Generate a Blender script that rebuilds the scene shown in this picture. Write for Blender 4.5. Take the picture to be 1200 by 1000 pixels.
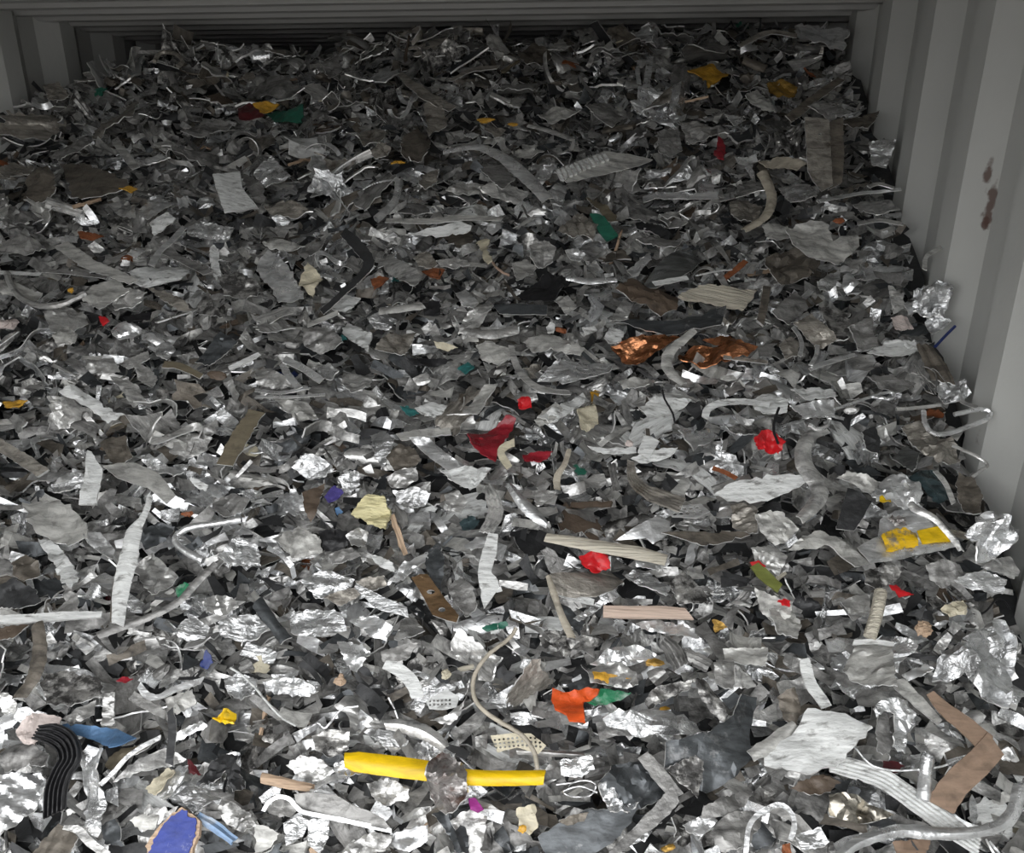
import bpy, bmesh, math, random
import numpy as np
from mathutils import Vector, Matrix, noise as mnoise
from mathutils.geometry import delaunay_2d_cdt

for o in list(bpy.data.objects):
    bpy.data.objects.remove(o)
scene = bpy.context.scene
col = scene.collection

# ------------------------------------------------------------------ camera
CAM = Vector((0.0, 0.0, 2.055))
FPX = 918.0
PITCH, YAW = math.radians(20.0), math.radians(5.4)
FWD = Vector((-math.sin(YAW) * math.cos(PITCH), math.cos(YAW) * math.cos(PITCH), -math.sin(PITCH)))
RGT = Vector((math.cos(YAW), math.sin(YAW), 0))
UPV = RGT.cross(FWD)
cd = bpy.data.cameras.new('camera')
cd.sensor_fit = 'HORIZONTAL'
cd.sensor_width = 36.0
cd.lens = FPX / 1200.0 * 36.0
cd.clip_start = 0.02
cam = bpy.data.objects.new('camera', cd)
col.objects.link(cam)
cam.matrix_world = Matrix(((RGT.x, UPV.x, -FWD.x, CAM.x), (RGT.y, UPV.y, -FWD.y, CAM.y), (RGT.z, UPV.z, -FWD.z, CAM.z), (0, 0, 0, 1)))
scene.camera = cam

# ------------------------------------------------------------------ sky (overcast) and exposure
world = bpy.data.worlds.new('overcast_sky')
scene.world = world
world.use_nodes = True
wt = world.node_tree
wt.nodes.clear()
w_out = wt.nodes.new('ShaderNodeOutputWorld')
w_bg = wt.nodes.new('ShaderNodeBackground')
w_tc = wt.nodes.new('ShaderNodeTexCoord')
w_sep = wt.nodes.new('ShaderNodeSeparateXYZ')
w_mr = wt.nodes.new('ShaderNodeMapRange')
w_mix = wt.nodes.new('ShaderNodeMix')
w_mix.data_type = 'RGBA'
w_mix.inputs[6].default_value = (0.66, 0.67, 0.68, 1)
w_mix.inputs[7].default_value = (1.0, 1.0, 1.0, 1)
w_mr.inputs[1].default_value = 0.0
w_mr.inputs[2].default_value = 1.0
wt.links.new(w_tc.outputs['Generated'], w_sep.inputs[0])
wt.links.new(w_sep.outputs[2], w_mr.inputs[0])
wt.links.new(w_mr.outputs[0], w_mix.inputs[0])
wt.links.new(w_mix.outputs[2], w_bg.inputs[0])
w_bg.inputs[1].default_value = 1.6
wt.links.new(w_bg.outputs[0], w_out.inputs[0])

vs = scene.view_settings
vs.view_transform = 'Standard'
vs.look = 'None'
vs.exposure = 1.44
vs.gamma = 1.0
vs.use_curve_mapping = False

# ------------------------------------------------------------------ place: sizes
XR, XL = 0.72, -1.61          # proud faces of the corrugated side walls
Y0, Y1 = 0.06, 5.85           # container mouth and back
ZROOF = 2.39
rng = np.random.default_rng(7)
random.seed(7)


def interp(x, xs, ys):
    return float(np.interp(x, xs, ys))


def ray(px, py):
    return FWD + RGT * ((px - 600.0) / FPX) - UPV * ((py - 500.0) / FPX)


def plane_z(y):
    if y < 0.80:
        return 0.501 + 0.73 * 0.80 - (0.80 - y) * 2.3
    return 0.501 + 0.73 * y


# height of the crest across the container, from its outline against the dark gap
_cx, _cz = [], []
for _px, _py in ((0, 118), (60, 108), (150, 90), (200, 68), (330, 66), (450, 52), (560, 44), (700, 34), (850, 30), (940, 34), (1000, 52), (1040, 84)):
    r = ray(_px, _py)
    t = (0.501 - CAM.z) / (r.z - 0.73 * r.y)
    p = CAM + r * t
    _cx.append(p.x)
    _cz.append(min(p.z, 2.345))


def heap_z(x, y):
    z = plane_z(y)
    cz = interp(x, _cx, _cz)
    yc = (cz - 0.501) / 0.73
    cap = cz - 0.10 * max(0.0, y - yc)
    if z > cap:
        z = cap
    z += 0.022 * mnoise.noise(Vector((x * 3.1, y * 3.1, 1.7))) + 0.012 * mnoise.noise(Vector((x * 8, y * 8, 5.2)))
    return max(z, 0.0)


N0 = Vector((0, -0.73, 1)).normalized()
U0 = Vector((1, 0, 0))
V0 = N0.cross(U0)


def hit(px, py):
    """where the line of sight through a photo pixel meets the heap"""
    r = ray(px, py)
    a, b = 0.6, 4.2
    prev = a
    t = a
    while t < b:
        p = CAM + r * t
        if p.z <= heap_z(p.x, p.y):
            lo, hi = prev, t
            for _ in range(12):
                m = 0.5 * (lo + hi)
                q = CAM + r * m
                if q.z <= heap_z(q.x, q.y):
                    hi = m
                else:
                    lo = m
            return CAM + r * hi
        prev = t
        t += 0.03
    r2 = ray(px, py)
    t = (0.501 - CAM.z) / (r2.z - 0.73 * r2.y)
    p = CAM + r2 * t
    return p


def project(p):
    d = p - CAM
    z = d.dot(FWD)
    if z < 0.05:
        return (-999, -999)
    return (600 + FPX * d.dot(RGT) / z, 500 - FPX * d.dot(UPV) / z)


def zone(p):
    if p.x > 0.47:
        return 'by the corrugated wall'
    if p.y > 2.05:
        return 'high under the roof'
    if p.y < 1.12:
        return 'low on the heap'
    return 'on the mid slope'


# ------------------------------------------------------------------ materials
MATS = {}


def lin(c):
    return tuple(((v / 255.0) / 12.92 if v / 255.0 <= 0.04045 else ((v / 255.0 + 0.055) / 1.055) ** 2.4) for v in c)


def nodes_of(m):
    m.use_nodes = True
    nt = m.node_tree
    nt.nodes.clear()
    out = nt.nodes.new('ShaderNodeOutputMaterial')
    b = nt.nodes.new('ShaderNodeBsdfPrincipled')
    nt.links.new(b.outputs[0], out.inputs[0])
    return nt, b


def coords(nt, stretch=(1, 1, 1)):
    tc = nt.nodes.new('ShaderNodeTexCoord')
    oi = nt.nodes.new('ShaderNodeObjectInfo')
    mul = nt.nodes.new('ShaderNodeVectorMath')
    mul.operation = 'SCALE'
    mul.inputs[0].default_value = (31.0, 17.0, 23.0)
    nt.links.new(oi.outputs['Random'], mul.inputs['Scale'])
    mp = nt.nodes.new('ShaderNodeMapping')
    mp.inputs['Scale'].default_value = stretch
    nt.links.new(tc.outputs['Object'], mp.inputs[0])
    add = nt.nodes.new('ShaderNodeVectorMath')
    add.operation = 'ADD'
    nt.links.new(mp.outputs[0], add.inputs[0])
    nt.links.new(mul.outputs[0], add.inputs[1])
    return add.outputs[0], oi


def scrap_mat(name, base, metallic=1.0, rough=(0.25, 0.5), dirt=(0.06, 0.055, 0.05), dirt_amt=0.35, scale=22.0, bump=0.25, vary=0.25, stretch=(1, 1, 1), bump_scale=70.0, second=None, second_amt=0.5, crinkle=None, streak=None):
    if streak is None:
        streak = 0.55 if metallic > 0.3 else 0.30
    m = bpy.data.materials.new(name)
    nt, b = nodes_of(m)
    co, oi = coords(nt, stretch)
    n1 = nt.nodes.new('ShaderNodeTexNoise')
    n1.inputs['Scale'].default_value = scale
    n1.inputs['Detail'].default_value = 5.0
    n1.inputs['Roughness'].default_value = 0.62
    nt.links.new(co, n1.inputs['Vector'])
    # dirt mask
    mr = nt.nodes.new('ShaderNodeMapRange')
    lo = 0.72 - 0.42 * dirt_amt
    mr.inputs[1].default_value = lo
    mr.inputs[2].default_value = lo + 0.16
    mr.inputs[3].default_value = 0.0
    mr.inputs[4].default_value = min(1.0, 0.45 + dirt_amt)
    nt.links.new(n1.outputs[0], mr.inputs[0])
    # base tone differs from piece to piece
    var = nt.nodes.new('ShaderNodeMapRange')
    var.inputs[3].default_value = 1.0 - vary
    var.inputs[4].default_value = 1.0 + vary * 0.6
    nt.links.new(oi.outputs['Random'], var.inputs[0])
    hsv = nt.nodes.new('ShaderNodeHueSaturation')
    hsv.inputs['Color'].default_value = (*base, 1)
    nt.links.new(var.outputs[0], hsv.inputs['Value'])
    colour = hsv.outputs[0]
    if second is not None:
        n3 = nt.nodes.new('ShaderNodeTexNoise')
        n3.inputs['Scale'].default_value = scale * 0.8
        n3.inputs['Detail'].default_value = 6.0
        n3.inputs['Roughness'].default_value = 0.7
        ad = nt.nodes.new('ShaderNodeVectorMath')
        ad.operation = 'ADD'
        ad.inputs[1].default_value = (3.3, 8.1, 5.9)
        nt.links.new(co, ad.inputs[0])
        nt.links.new(ad.outputs[0], n3.inputs['Vector'])
        r3 = nt.nodes.new('ShaderNodeMapRange')
        t0 = 0.66 - 0.32 * second_amt
        r3.inputs[1].default_value = t0
        r3.inputs[2].default_value = t0 + 0.05
        nt.links.new(n3.outputs[0], r3.inputs[0])
        mx3 = nt.nodes.new('ShaderNodeMix')
        mx3.data_type = 'RGBA'
        nt.links.new(r3.outputs[0], mx3.inputs[0])
        nt.links.new(colour, mx3.inputs[6])
        mx3.inputs[7].default_value = (*second, 1)
        colour = mx3.outputs[2]
    mix = nt.nodes.new('ShaderNodeMix')
    mix.data_type = 'RGBA'
    nt.links.new(mr.outputs[0], mix.inputs[0])
    nt.links.new(colour, mix.inputs[6])
    mix.inputs[7].default_value = (*dirt, 1)
    # streaks and fine scratches of grime in the crinkles
    m5 = nt.nodes.new('ShaderNodeMapping')
    m5.inputs['Scale'].default_value = (17.0, 62.0, 40.0)
    m5.inputs['Rotation'].default_value = (0.0, 0.0, 0.35)
    nt.links.new(co, m5.inputs[0])
    n5 = nt.nodes.new('ShaderNodeTexNoise')
    n5.inputs['Scale'].default_value = 1.0
    n5.inputs['Detail'].default_value = 5.0
    n5.inputs['Roughness'].default_value = 0.65
    n5.inputs['Distortion'].default_value = 0.8
    nt.links.new(m5.outputs[0], n5.inputs['Vector'])
    st = nt.nodes.new('ShaderNodeMapRange')
    st.inputs[1].default_value = 0.34
    st.inputs[2].default_value = 0.62
    st.inputs[3].default_value = 1.0 - streak
    st.inputs[4].default_value = 1.0 + streak * 0.35
    nt.links.new(n5.outputs[0], st.inputs[0])
    h2 = nt.nodes.new('ShaderNodeHueSaturation')
    nt.links.new(st.outputs[0], h2.inputs['Value'])
    nt.links.new(mix.outputs[2], h2.inputs['Color'])
    nt.links.new(h2.outputs[0], b.inputs['Base Color'])
    # metalness falls where the dirt lies
    mm = nt.nodes.new('ShaderNodeMapRange')
    mm.inputs[3].default_value = metallic
    mm.inputs[4].default_value = metallic * 0.35
    nt.links.new(mr.outputs[0], mm.inputs[0])
    nt.links.new(mm.outputs[0], b.inputs['Metallic'])
    rr = nt.nodes.new('ShaderNodeMapRange')
    rr.inputs[1].default_value = 0.3
    rr.inputs[2].default_value = 0.7
    rr.inputs[3].default_value = rough[0]
    rr.inputs[4].default_value = rough[1]
    nt.links.new(n1.outputs[0], rr.inputs[0])
    nt.links.new(rr.outputs[0], b.inputs['Roughness'])
    n2 = nt.nodes.new('ShaderNodeTexNoise')
    n2.inputs['Scale'].default_value = bump_scale
    n2.inputs['Detail'].default_value = 3.0
    nt.links.new(co, n2.inputs['Vector'])
    sm = nt.nodes.new('ShaderNodeMath')
    sm.operation = 'MULTIPLY_ADD'
    nt.links.new(n5.outputs[0], sm.inputs[0])
    sm.inputs[1].default_value = crinkle if crinkle is not None else (0.9 if name == 'foil' else 0.45 if metallic > 0.55 else 0.12)
    nt.links.new(n2.outputs[0], sm.inputs[2])
    bp = nt.nodes.new('ShaderNodeBump')
    bp.inputs['Strength'].default_value = min(1.0, bump * 1.15)
    bp.inputs['Distance'].default_value = 0.005
    nt.links.new(sm.outputs[0], bp.inputs['Height'])
    nt.links.new(bp.outputs[0], b.inputs['Normal'])
    MATS[name] = m
    return m


D = (0.026, 0.025, 0.024)
scrap_mat('bright', (0.88, 0.89, 0.90), 0.84, (0.20, 0.42), D, 0.24, streak=0.42, bump=0.35, vary=0.12)
scrap_mat('foil', (0.86, 0.87, 0.88), 0.88, (0.20, 0.40), D, 0.32, streak=0.5, bump=0.85, bump_scale=60, vary=0.15)
scrap_mat('silver', (0.71, 0.705, 0.69), 0.76, (0.27, 0.48), D, 0.40, bump=0.5)
scrap_mat('dull', (0.335, 0.33, 0.32), 0.5, (0.38, 0.60), D, 0.45, bump=0.55)
scrap_mat('warm', (0.46, 0.43, 0.385), 0.6, (0.34, 0.55), (0.06, 0.045, 0.03), 0.45, bump=0.6)
scrap_mat('cut_edge', (0.90, 0.90, 0.89), 0.55, (0.25, 0.42), D, 0.10, bump=0.2, vary=0.05, streak=0.2)
scrap_mat('taupe', (0.17, 0.15, 0.125), 0.35, (0.42, 0.62), (0.03, 0.026, 0.022), 0.40, bump=0.45)
scrap_mat('slate', (0.10, 0.108, 0.115), 0.5, (0.26, 0.45), (0.02, 0.02, 0.02), 0.30, bump=0.25, second=(0.20, 0.205, 0.21), second_amt=0.25)
scrap_mat('dark', (0.045, 0.046, 0.048), 0.3, (0.35, 0.6), (0.015, 0.015, 0.015), 0.35, bump=0.4)
scrap_mat('black', (0.014, 0.014, 0.016), 0.0, (0.30, 0.55), (0.03, 0.03, 0.03), 0.2, bump=0.35)
scrap_mat('white', (0.68, 0.69, 0.68), 0.0, (0.36, 0.55), (0.11, 0.105, 0.095), 0.42, scale=40, bump=0.3, vary=0.12, stretch=(1, 2.5, 1))
scrap_mat('pale', (0.53, 0.525, 0.50), 0.35, (0.38, 0.58), (0.07, 0.065, 0.06), 0.34, bump=0.4, vary=0.15)
scrap_mat('mottled', (0.56, 0.55, 0.53), 0.8, (0.30, 0.55), (0.05, 0.048, 0.046), 0.75, scale=45, bump=0.6)
scrap_mat('cream', (0.58, 0.53, 0.40), 0.0, (0.45, 0.65), (0.10, 0.08, 0.055), 0.35, bump=0.5, vary=0.1)
scrap_mat('paleyellow', (0.66, 0.60, 0.34), 0.0, (0.5, 0.7), (0.16, 0.14, 0.09), 0.45, bump=0.9, vary=0.05, stretch=(0.5, 2.5, 1))
scrap_mat('beige', (0.42, 0.38, 0.31), 0.0, (0.5, 0.7), (0.09, 0.08, 0.06), 0.35, bump=0.5, vary=0.1)
scrap_mat('brown', (0.115, 0.085, 0.062), 0.1, (0.45, 0.65), (0.03, 0.024, 0.02), 0.35, bump=0.4, vary=0.15)
scrap_mat('olive', (0.17, 0.145, 0.10), 0.2, (0.45, 0.65), (0.04, 0.034, 0.025), 0.30, bump=0.3, vary=0.1)
scrap_mat('bronze', (0.20, 0.125, 0.065), 0.6, (0.34, 0.5), (0.05, 0.035, 0.022), 0.30, bump=0.25, vary=0.05, second=(0.55, 0.42, 0.28), second_amt=0.08)
scrap_mat('cardboard', (0.27, 0.185, 0.13), 0.0, (0.6, 0.75), (0.12, 0.085, 0.06), 0.40, bump=0.7, vary=0.06, bump_scale=30)
scrap_mat('wood', (0.50, 0.36, 0.25), 0.0, (0.55, 0.75), (0.14, 0.09, 0.055), 0.35, bump=0.5, vary=0.12, stretch=(0.4, 4, 4))
scrap_mat('pinkwood', (0.58, 0.45, 0.37), 0.0, (0.55, 0.7), (0.22, 0.15, 0.10), 0.25, bump=0.3, vary=0.05, stretch=(0.4, 4, 4))
scrap_mat('greywood', (0.56, 0.52, 0.43), 0.0, (0.55, 0.75), (0.13, 0.11, 0.09), 0.45, bump=0.7, vary=0.08, stretch=(0.3, 4, 4))
scrap_mat('yellow', (0.80, 0.52, 0.005), 0.0, (0.28, 0.45), (0.10, 0.07, 0.02), 0.16, bump=0.15, vary=0.05)
scrap_mat('chippedyellow', (0.78, 0.48, 0.006), 0.0, (0.32, 0.5), (0.20, 0.17, 0.12), 0.55, scale=70, bump=0.35, vary=0.02)
scrap_mat('amber', (0.62, 0.34, 0.04), 0.0, (0.35, 0.55), (0.12, 0.07, 0.02), 0.30, bump=0.6, vary=0.08)
scrap_mat('gold', (0.45, 0.27, 0.06), 0.5, (0.3, 0.5), (0.08, 0.05, 0.02), 0.40, bump=0.8, vary=0.1)
scrap_mat('red', (0.56, 0.012, 0.018), 0.0, (0.25, 0.42), (0.10, 0.01, 0.012), 0.22, bump=0.3, vary=0.08)
scrap_mat('crimson', (0.30, 0.016, 0.028), 0.0, (0.24, 0.40), (0.06, 0.008, 0.012), 0.28, bump=0.45, vary=0.1)
scrap_mat('maroon', (0.09, 0.012, 0.016), 0.0, (0.3, 0.5), (0.03, 0.008, 0.01), 0.25, bump=0.4, vary=0.15)
scrap_mat('orange', (0.72, 0.10, 0.018), 0.0, (0.32, 0.5), (0.22, 0.03, 0.01), 0.16, bump=0.3, vary=0.05)
scrap_mat('rust', (0.26, 0.085, 0.032), 0.1, (0.5, 0.7), (0.06, 0.03, 0.02), 0.35, bump=0.8, vary=0.15)
scrap_mat('copper', (0.62, 0.27, 0.13), 1.0, (0.22, 0.38), (0.08, 0.035, 0.02), 0.28, bump=0.8, vary=0.06)
scrap_mat('green', (0.02, 0.13, 0.085), 0.0, (0.3, 0.5), (0.01, 0.03, 0.025), 0.25, bump=0.3, vary=0.1)
scrap_mat('whitegreen', (0.02, 0.20, 0.09), 0.0, (0.3, 0.5), (0.40, 0.44, 0.42), 0.55, bump=0.6, vary=0.05)
scrap_mat('olivegreen', (0.17, 0.19, 0.045), 0.0, (0.35, 0.55), (0.05, 0.055, 0.02), 0.25, bump=0.3, vary=0.05)
scrap_mat('teal', (0.035, 0.17, 0.165), 0.0, (0.25, 0.45), (0.015, 0.05, 0.05), 0.25, bump=0.3, vary=0.1)
scrap_mat('darkteal', (0.065, 0.10, 0.11), 0.6, (0.16, 0.30), (0.03, 0.045, 0.05), 0.25, bump=0.2, vary=0.05)
scrap_mat('blue', (0.035, 0.058, 0.29), 0.0, (0.4, 0.6), (0.02, 0.03, 0.13), 0.30, bump=0.25, vary=0.05, second=(0.20, 0.22, 0.42), second_amt=0.10)
scrap_mat('steelblue', (0.10, 0.20, 0.36), 0.3, (0.28, 0.45), (0.03, 0.05, 0.09), 0.30, bump=0.35, vary=0.06)
scrap_mat('deepblue', (0.012, 0.03, 0.16), 0.0, (0.35, 0.5), (0.01, 0.015, 0.05), 0.25, bump=0.3, vary=0.1)
scrap_mat('skyblue', (0.25, 0.37, 0.56), 0.0, (0.35, 0.5), (0.6, 0.62, 0.63), 0.35, bump=0.2, vary=0.05)
scrap_mat('purple', (0.075, 0.06, 0.24), 0.0, (0.3, 0.5), (0.02, 0.02, 0.06), 0.35, bump=0.7, vary=0.05)
scrap_mat('magenta', (0.30, 0.03, 0.22), 0.0, (0.35, 0.5), (0.10, 0.01, 0.08), 0.2, bump=0.3, vary=0.05)
scrap_mat('pinkish', (0.60, 0.52, 0.49), 0.0, (0.5, 0.7), (0.25, 0.20, 0.18), 0.35, bump=0.9, vary=0.05)
scrap_mat('steel', (0.40, 0.42, 0.43), 1.0, (0.20, 0.30), (0.10, 0.10, 0.10), 0.15, bump=0.06, vary=0.05)
scrap_mat('nickel', (0.50, 0.47, 0.41), 1.0, (0.22, 0.34), (0.10, 0.09, 0.07), 0.18, bump=0.08, vary=0.05)
scrap_mat('rustyfoil', (0.50, 0.48, 0.47), 0.9, (0.28, 0.5), (0.10, 0.05, 0.035), 0.55, scale=35, bump=0.9, vary=0.05)
scrap_mat('copperlead', (0.5, 0.36, 0.28), 0.6, (0.4, 0.6), D, 0.3, bump=0.3)


def wall_mat(name, base, rust_at=None):
    m = bpy.data.materials.new(name)
    nt, b = nodes_of(m)
    tc = nt.nodes.new('ShaderNodeTexCoord')
    n1 = nt.nodes.new('ShaderNodeTexNoise')
    n1.inputs['Scale'].default_value = 2.6
    n1.inputs['Detail'].default_value = 7.0
    n1.inputs['Roughness'].default_value = 0.6
    nt.links.new(tc.outputs['Object'], n1.inputs['Vector'])
    cr = nt.nodes.new('ShaderNodeMix')
    cr.data_type = 'RGBA'
    cr.inputs[6].default_value = (*[v * 0.82 for v in base], 1)
    cr.inputs[7].default_value = (*[v * 1.12 for v in base], 1)
    nt.links.new(n1.outputs[0], cr.inputs[0])
    colr = cr.outputs[2]
    # scuffs and small rust specks of their own shape
    n2 = nt.nodes.new('ShaderNodeTexNoise')
    n2.inputs['Scale'].default_value = 9.0
    n2.inputs['Detail'].default_value = 8.0
    n2.inputs['Roughness'].default_value = 0.72
    nt.links.new(tc.outputs['Object'], n2.inputs['Vector'])
    r2 = nt.nodes.new('ShaderNodeMapRange')
    r2.inputs[1].default_value = 0.66
    r2.inputs[2].default_value = 0.74
    r2.inputs[4].default_value = 0.5
    nt.links.new(n2.outputs[0], r2.inputs[0])
    mx = nt.nodes.new('ShaderNodeMix')
    mx.data_type = 'RGBA'
    nt.links.new(r2.outputs[0], mx.inputs[0])
    nt.links.new(colr, mx.inputs[6])
    mx.inputs[7].default_value = (0.16, 0.11, 0.08, 1)
    colr = mx.outputs[2]
    if rust_at:
        for (ry, rz, sy, sz) in rust_at:
            mp = nt.nodes.new('ShaderNodeMapping')
            mp.vector_type = 'POINT'
            mp.inputs['Location'].default_value = (0, -ry / sy, -rz / sz)
            mp.inputs['Scale'].default_value = (0, 1.0 / sy, 1.0 / sz)
            nt.links.new(tc.outputs['Object'], mp.inputs[0])
            ln = nt.nodes.new('ShaderNodeVectorMath')
            ln.operation = 'LENGTH'
            nt.links.new(mp.outputs[0], ln.inputs[0])
            n4 = nt.nodes.new('ShaderNodeTexNoise')
            n4.inputs['Scale'].default_value = 34.0
            n4.inputs['Detail'].default_value = 4.0
            nt.links.new(tc.outputs['Object'], n4.inputs['Vector'])
            ma = nt.nodes.new('ShaderNodeMath')
            ma.operation = 'MULTIPLY_ADD'
            nt.links.new(n4.outputs[0], ma.inputs[0])
            ma.inputs[1].default_value = 2.4
            nt.links.new(ln.outputs['Value'], ma.inputs[2])
            rr = nt.nodes.new('ShaderNodeMapRange')
            rr.inputs[1].default_value = 1.95
            rr.inputs[2].default_value = 1.6
            rr.inputs[3].default_value = 0.0
            rr.inputs[4].default_value = 0.85
            nt.links.new(ma.outputs[0], rr.inputs[0])
            m4 = nt.nodes.new('ShaderNodeMix')
            m4.data_type = 'RGBA'
            nt.links.new(rr.outputs[0], m4.inputs[0])
            nt.links.new(colr, m4.inputs[6])
            m4.inputs[7].default_value = (0.10, 0.05, 0.038, 1)
            colr = m4.outputs[2]
    nt.links.new(colr, b.inputs['Base Color'])
    b.inputs['Roughness'].default_value = 0.55
    bp = nt.nodes.new('ShaderNodeBump')
    bp.inputs['Strength'].default_value = 0.25
    bp.inputs['Distance'].default_value = 0.006
    nt.links.new(n2.outputs[0], bp.inputs['Height'])
    nt.links.new(bp.outputs[0], b.inputs['Normal'])
    MATS[name] = m
    return m


RUST = []
for (_px, _py, _sy, _sz) in ((1166, 205, 0.010, 0.05), (1163, 240, 0.014, 0.055), (1158, 262, 0.008, 0.02)):
    _r = ray(_px, _py)
    _p = CAM + _r * ((XR + 0.036) / _r.x)
    RUST.append((_p.y, _p.z, _sy, _sz))
wall_mat('wall_paint', (0.53, 0.535, 0.515), rust_at=RUST)
wall_mat('roof_paint', (0.52, 0.52, 0.51))


def plank_mat():
    m = bpy.data.materials.new('plywood')
    nt, b = nodes_of(m)
    tc = nt.nodes.new('ShaderNodeTexCoord')
    mp = nt.nodes.new('ShaderNodeMapping')
    mp.inputs['Scale'].default_value = (6, 0.6, 6)
    nt.links.new(tc.outputs['Object'], mp.inputs[0])
    n = nt.nodes.new('ShaderNodeTexNoise')
    n.inputs['Scale'].default_value = 5
    n.inputs['Detail'].default_value = 6
    nt.links.new(mp.outputs[0], n.inputs['Vector'])
    cr = nt.nodes.new('ShaderNodeMix')
    cr.data_type = 'RGBA'
    cr.inputs[6].default_value = (0.10, 0.06, 0.04, 1)
    cr.inputs[7].default_value = (0.20, 0.13, 0.08, 1)
    nt.links.new(n.outputs[0], cr.inputs[0])
    nt.links.new(cr.outputs[2], b.inputs['Base Color'])
    b.inputs['Roughness'].default_value = 0.7
    MATS['plywood'] = m
    g = bpy.data.materials.new('concrete')
    nt, b = nodes_of(g)
    tc = nt.nodes.new('ShaderNodeTexCoord')
    n = nt.nodes.new('ShaderNodeTexNoise')
    n.inputs['Scale'].default_value = 1.3
    n.inputs['Detail'].default_value = 8
    nt.links.new(tc.outputs['Object'], n.inputs['Vector'])
    cr = nt.nodes.new('ShaderNodeMix')
    cr.data_type = 'RGBA'
    cr.inputs[6].default_value = (0.10, 0.095, 0.088, 1)
    cr.inputs[7].default_value = (0.20, 0.19, 0.18, 1)
    nt.links.new(n.outputs[0], cr.inputs[0])
    nt.links.new(cr.outputs[2], b.inputs['Base Color'])
    b.inputs['Roughness'].default_value = 0.9
    MATS['concrete'] = g


plank_mat()


# ------------------------------------------------------------------ mesh helpers
def to_mesh(name, verts, faces, sharp=35, rim=None):
    me = bpy.data.meshes.new(name)
    me.from_pydata([tuple(v) for v in verts], [], faces)
    if rim is not None:
        mi = [0] * rim + [1] * (len(me.polygons) - rim)
        me.polygons.foreach_set('material_index', mi)
    if sharp is not None:
        me.shade_smooth()
        me.set_sharp_from_angle(angle=math.radians(sharp))
    me.update()
    return me


def link(name, me, mat, parent=None, loc=None, edge=False):
    o = bpy.data.objects.new(name, me)
    if not me.materials:
        me.materials.append(MATS[mat])
        if edge:
            me.materials.append(MATS['cut_edge'])
    elif me.materials[0] != MATS[mat]:
        o.material_slots[0].link = 'OBJECT'
        o.material_slots[0].material = MATS[mat]
    col.objects.link(o)
    if parent is not None:
        o.parent = parent
    if loc is not None:
        o.location = loc
    return o


def tag(o, label, cat, group=None, kind=None):
    o['label'] = label
    o['category'] = cat
    if group:
        o['group'] = group
    if kind:
        o['kind'] = kind
    return o


def shell(verts, tris, thick, normals=None):
    """close an open sheet into a solid of the given thickness"""
    n = len(verts)
    V = [Vector(v) for v in verts]
    if normals is None:
        nn = [Vector((0, 0, 0)) for _ in V]
        for f in tris:
            a, b, c = V[f[0]], V[f[1]], V[f[2]]
            q = (b - a).cross(c - a)
            for i in f:
                nn[i] += q
        normals = [q.normalized() if q.length > 1e-12 else Vector((0, 0, 1)) for q in nn]
    out = V + [V[i] - normals[i] * thick for i in range(n)]
    faces = [tuple(f) for f in tris] + [tuple(i + n for i in reversed(f)) for f in tris]
    cnt = {}
    for f in tris:
        for i in range(len(f)):
            e = (f[i], f[(i + 1) % len(f)])
            cnt[e] = 1
    for (a, b) in list(cnt):
        if (b, a) not in cnt:
            faces.append((b, a, a + n, b + n))
    return out, faces


# ------------------------------------------------------------------ the container
def struct(name, me, mat):
    o = link(name, me, mat)
    o['kind'] = 'structure'
    return o


def side_profile():
    pts = []
    y = 1.665 - 0.278 * 7
    while y < Y1 + 0.3:
        pts += [(y, 0.0), (y + 0.070, 0.0), (y + 0.138, 0.036), (y + 0.210, 0.036)]
        y += 0.278
    pts = [p for p in pts if Y0 <= p[0] <= Y1]
    return [(Y0, pts[0][1])] + pts + [(Y1, pts[-1][1])]


def corrugated_wall(name, x, sgn):
    pr = side_profile()
    verts, faces = [], []
    for layer in (0.0, 0.004):
        for (y, d) in pr:
            verts.append((x + sgn * (d + layer), y, 0.0))
            verts.append((x + sgn * (d + layer), y, ZROOF + 0.03))
    n = len(pr)
    for i in range(n - 1):
        a, b = 2 * i, 2 * i + 2
        faces.append((a, b, b + 1, a + 1))
        a += 2 * n
        b += 2 * n
        faces.append((a + 1, b + 1, b, a))
    faces.append((0, 1, 1 + 2 * n, 2 * n))
    e = 2 * (n - 1)
    faces.append((e + 1, e, e + 2 * n, e + 1 + 2 * n))
    me = to_mesh(name, verts, faces, None)
    return struct(name, me, 'wall_paint')


corrugated_wall('wall_right', XR, 1)
corrugated_wall('wall_left', XL, -1)
# roof: shallow ribs across the container
pr = []
y = Y0
k = 0
while y < Y1:
    pr += [(y, 0.0), (y + 0.036, 0.0), (y + 0.052, 0.013), (y + 0.098, 0.013)]
    y += 0.1135
pr = [p for p in pr if p[0] < Y1] + [(Y1, 0.0)]
verts, faces = [], []
xa, xb = XL - 0.05, XR + 0.05
for layer in (0.0, 0.004):
    for (y, d) in pr:
        verts.append((xa, y, ZROOF + d + layer))
        verts.append((xb, y, ZROOF + d + layer))
n = len(pr)
for i in range(n - 1):
    a, b = 2 * i, 2 * i + 2
    faces.append((a, b, b + 1, a + 1))
    a += 2 * n
    b += 2 * n
    faces.append((a + 1, b + 1, b, a))
struct('ceiling', to_mesh('ceiling', verts, faces, None), 'roof_paint')
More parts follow.
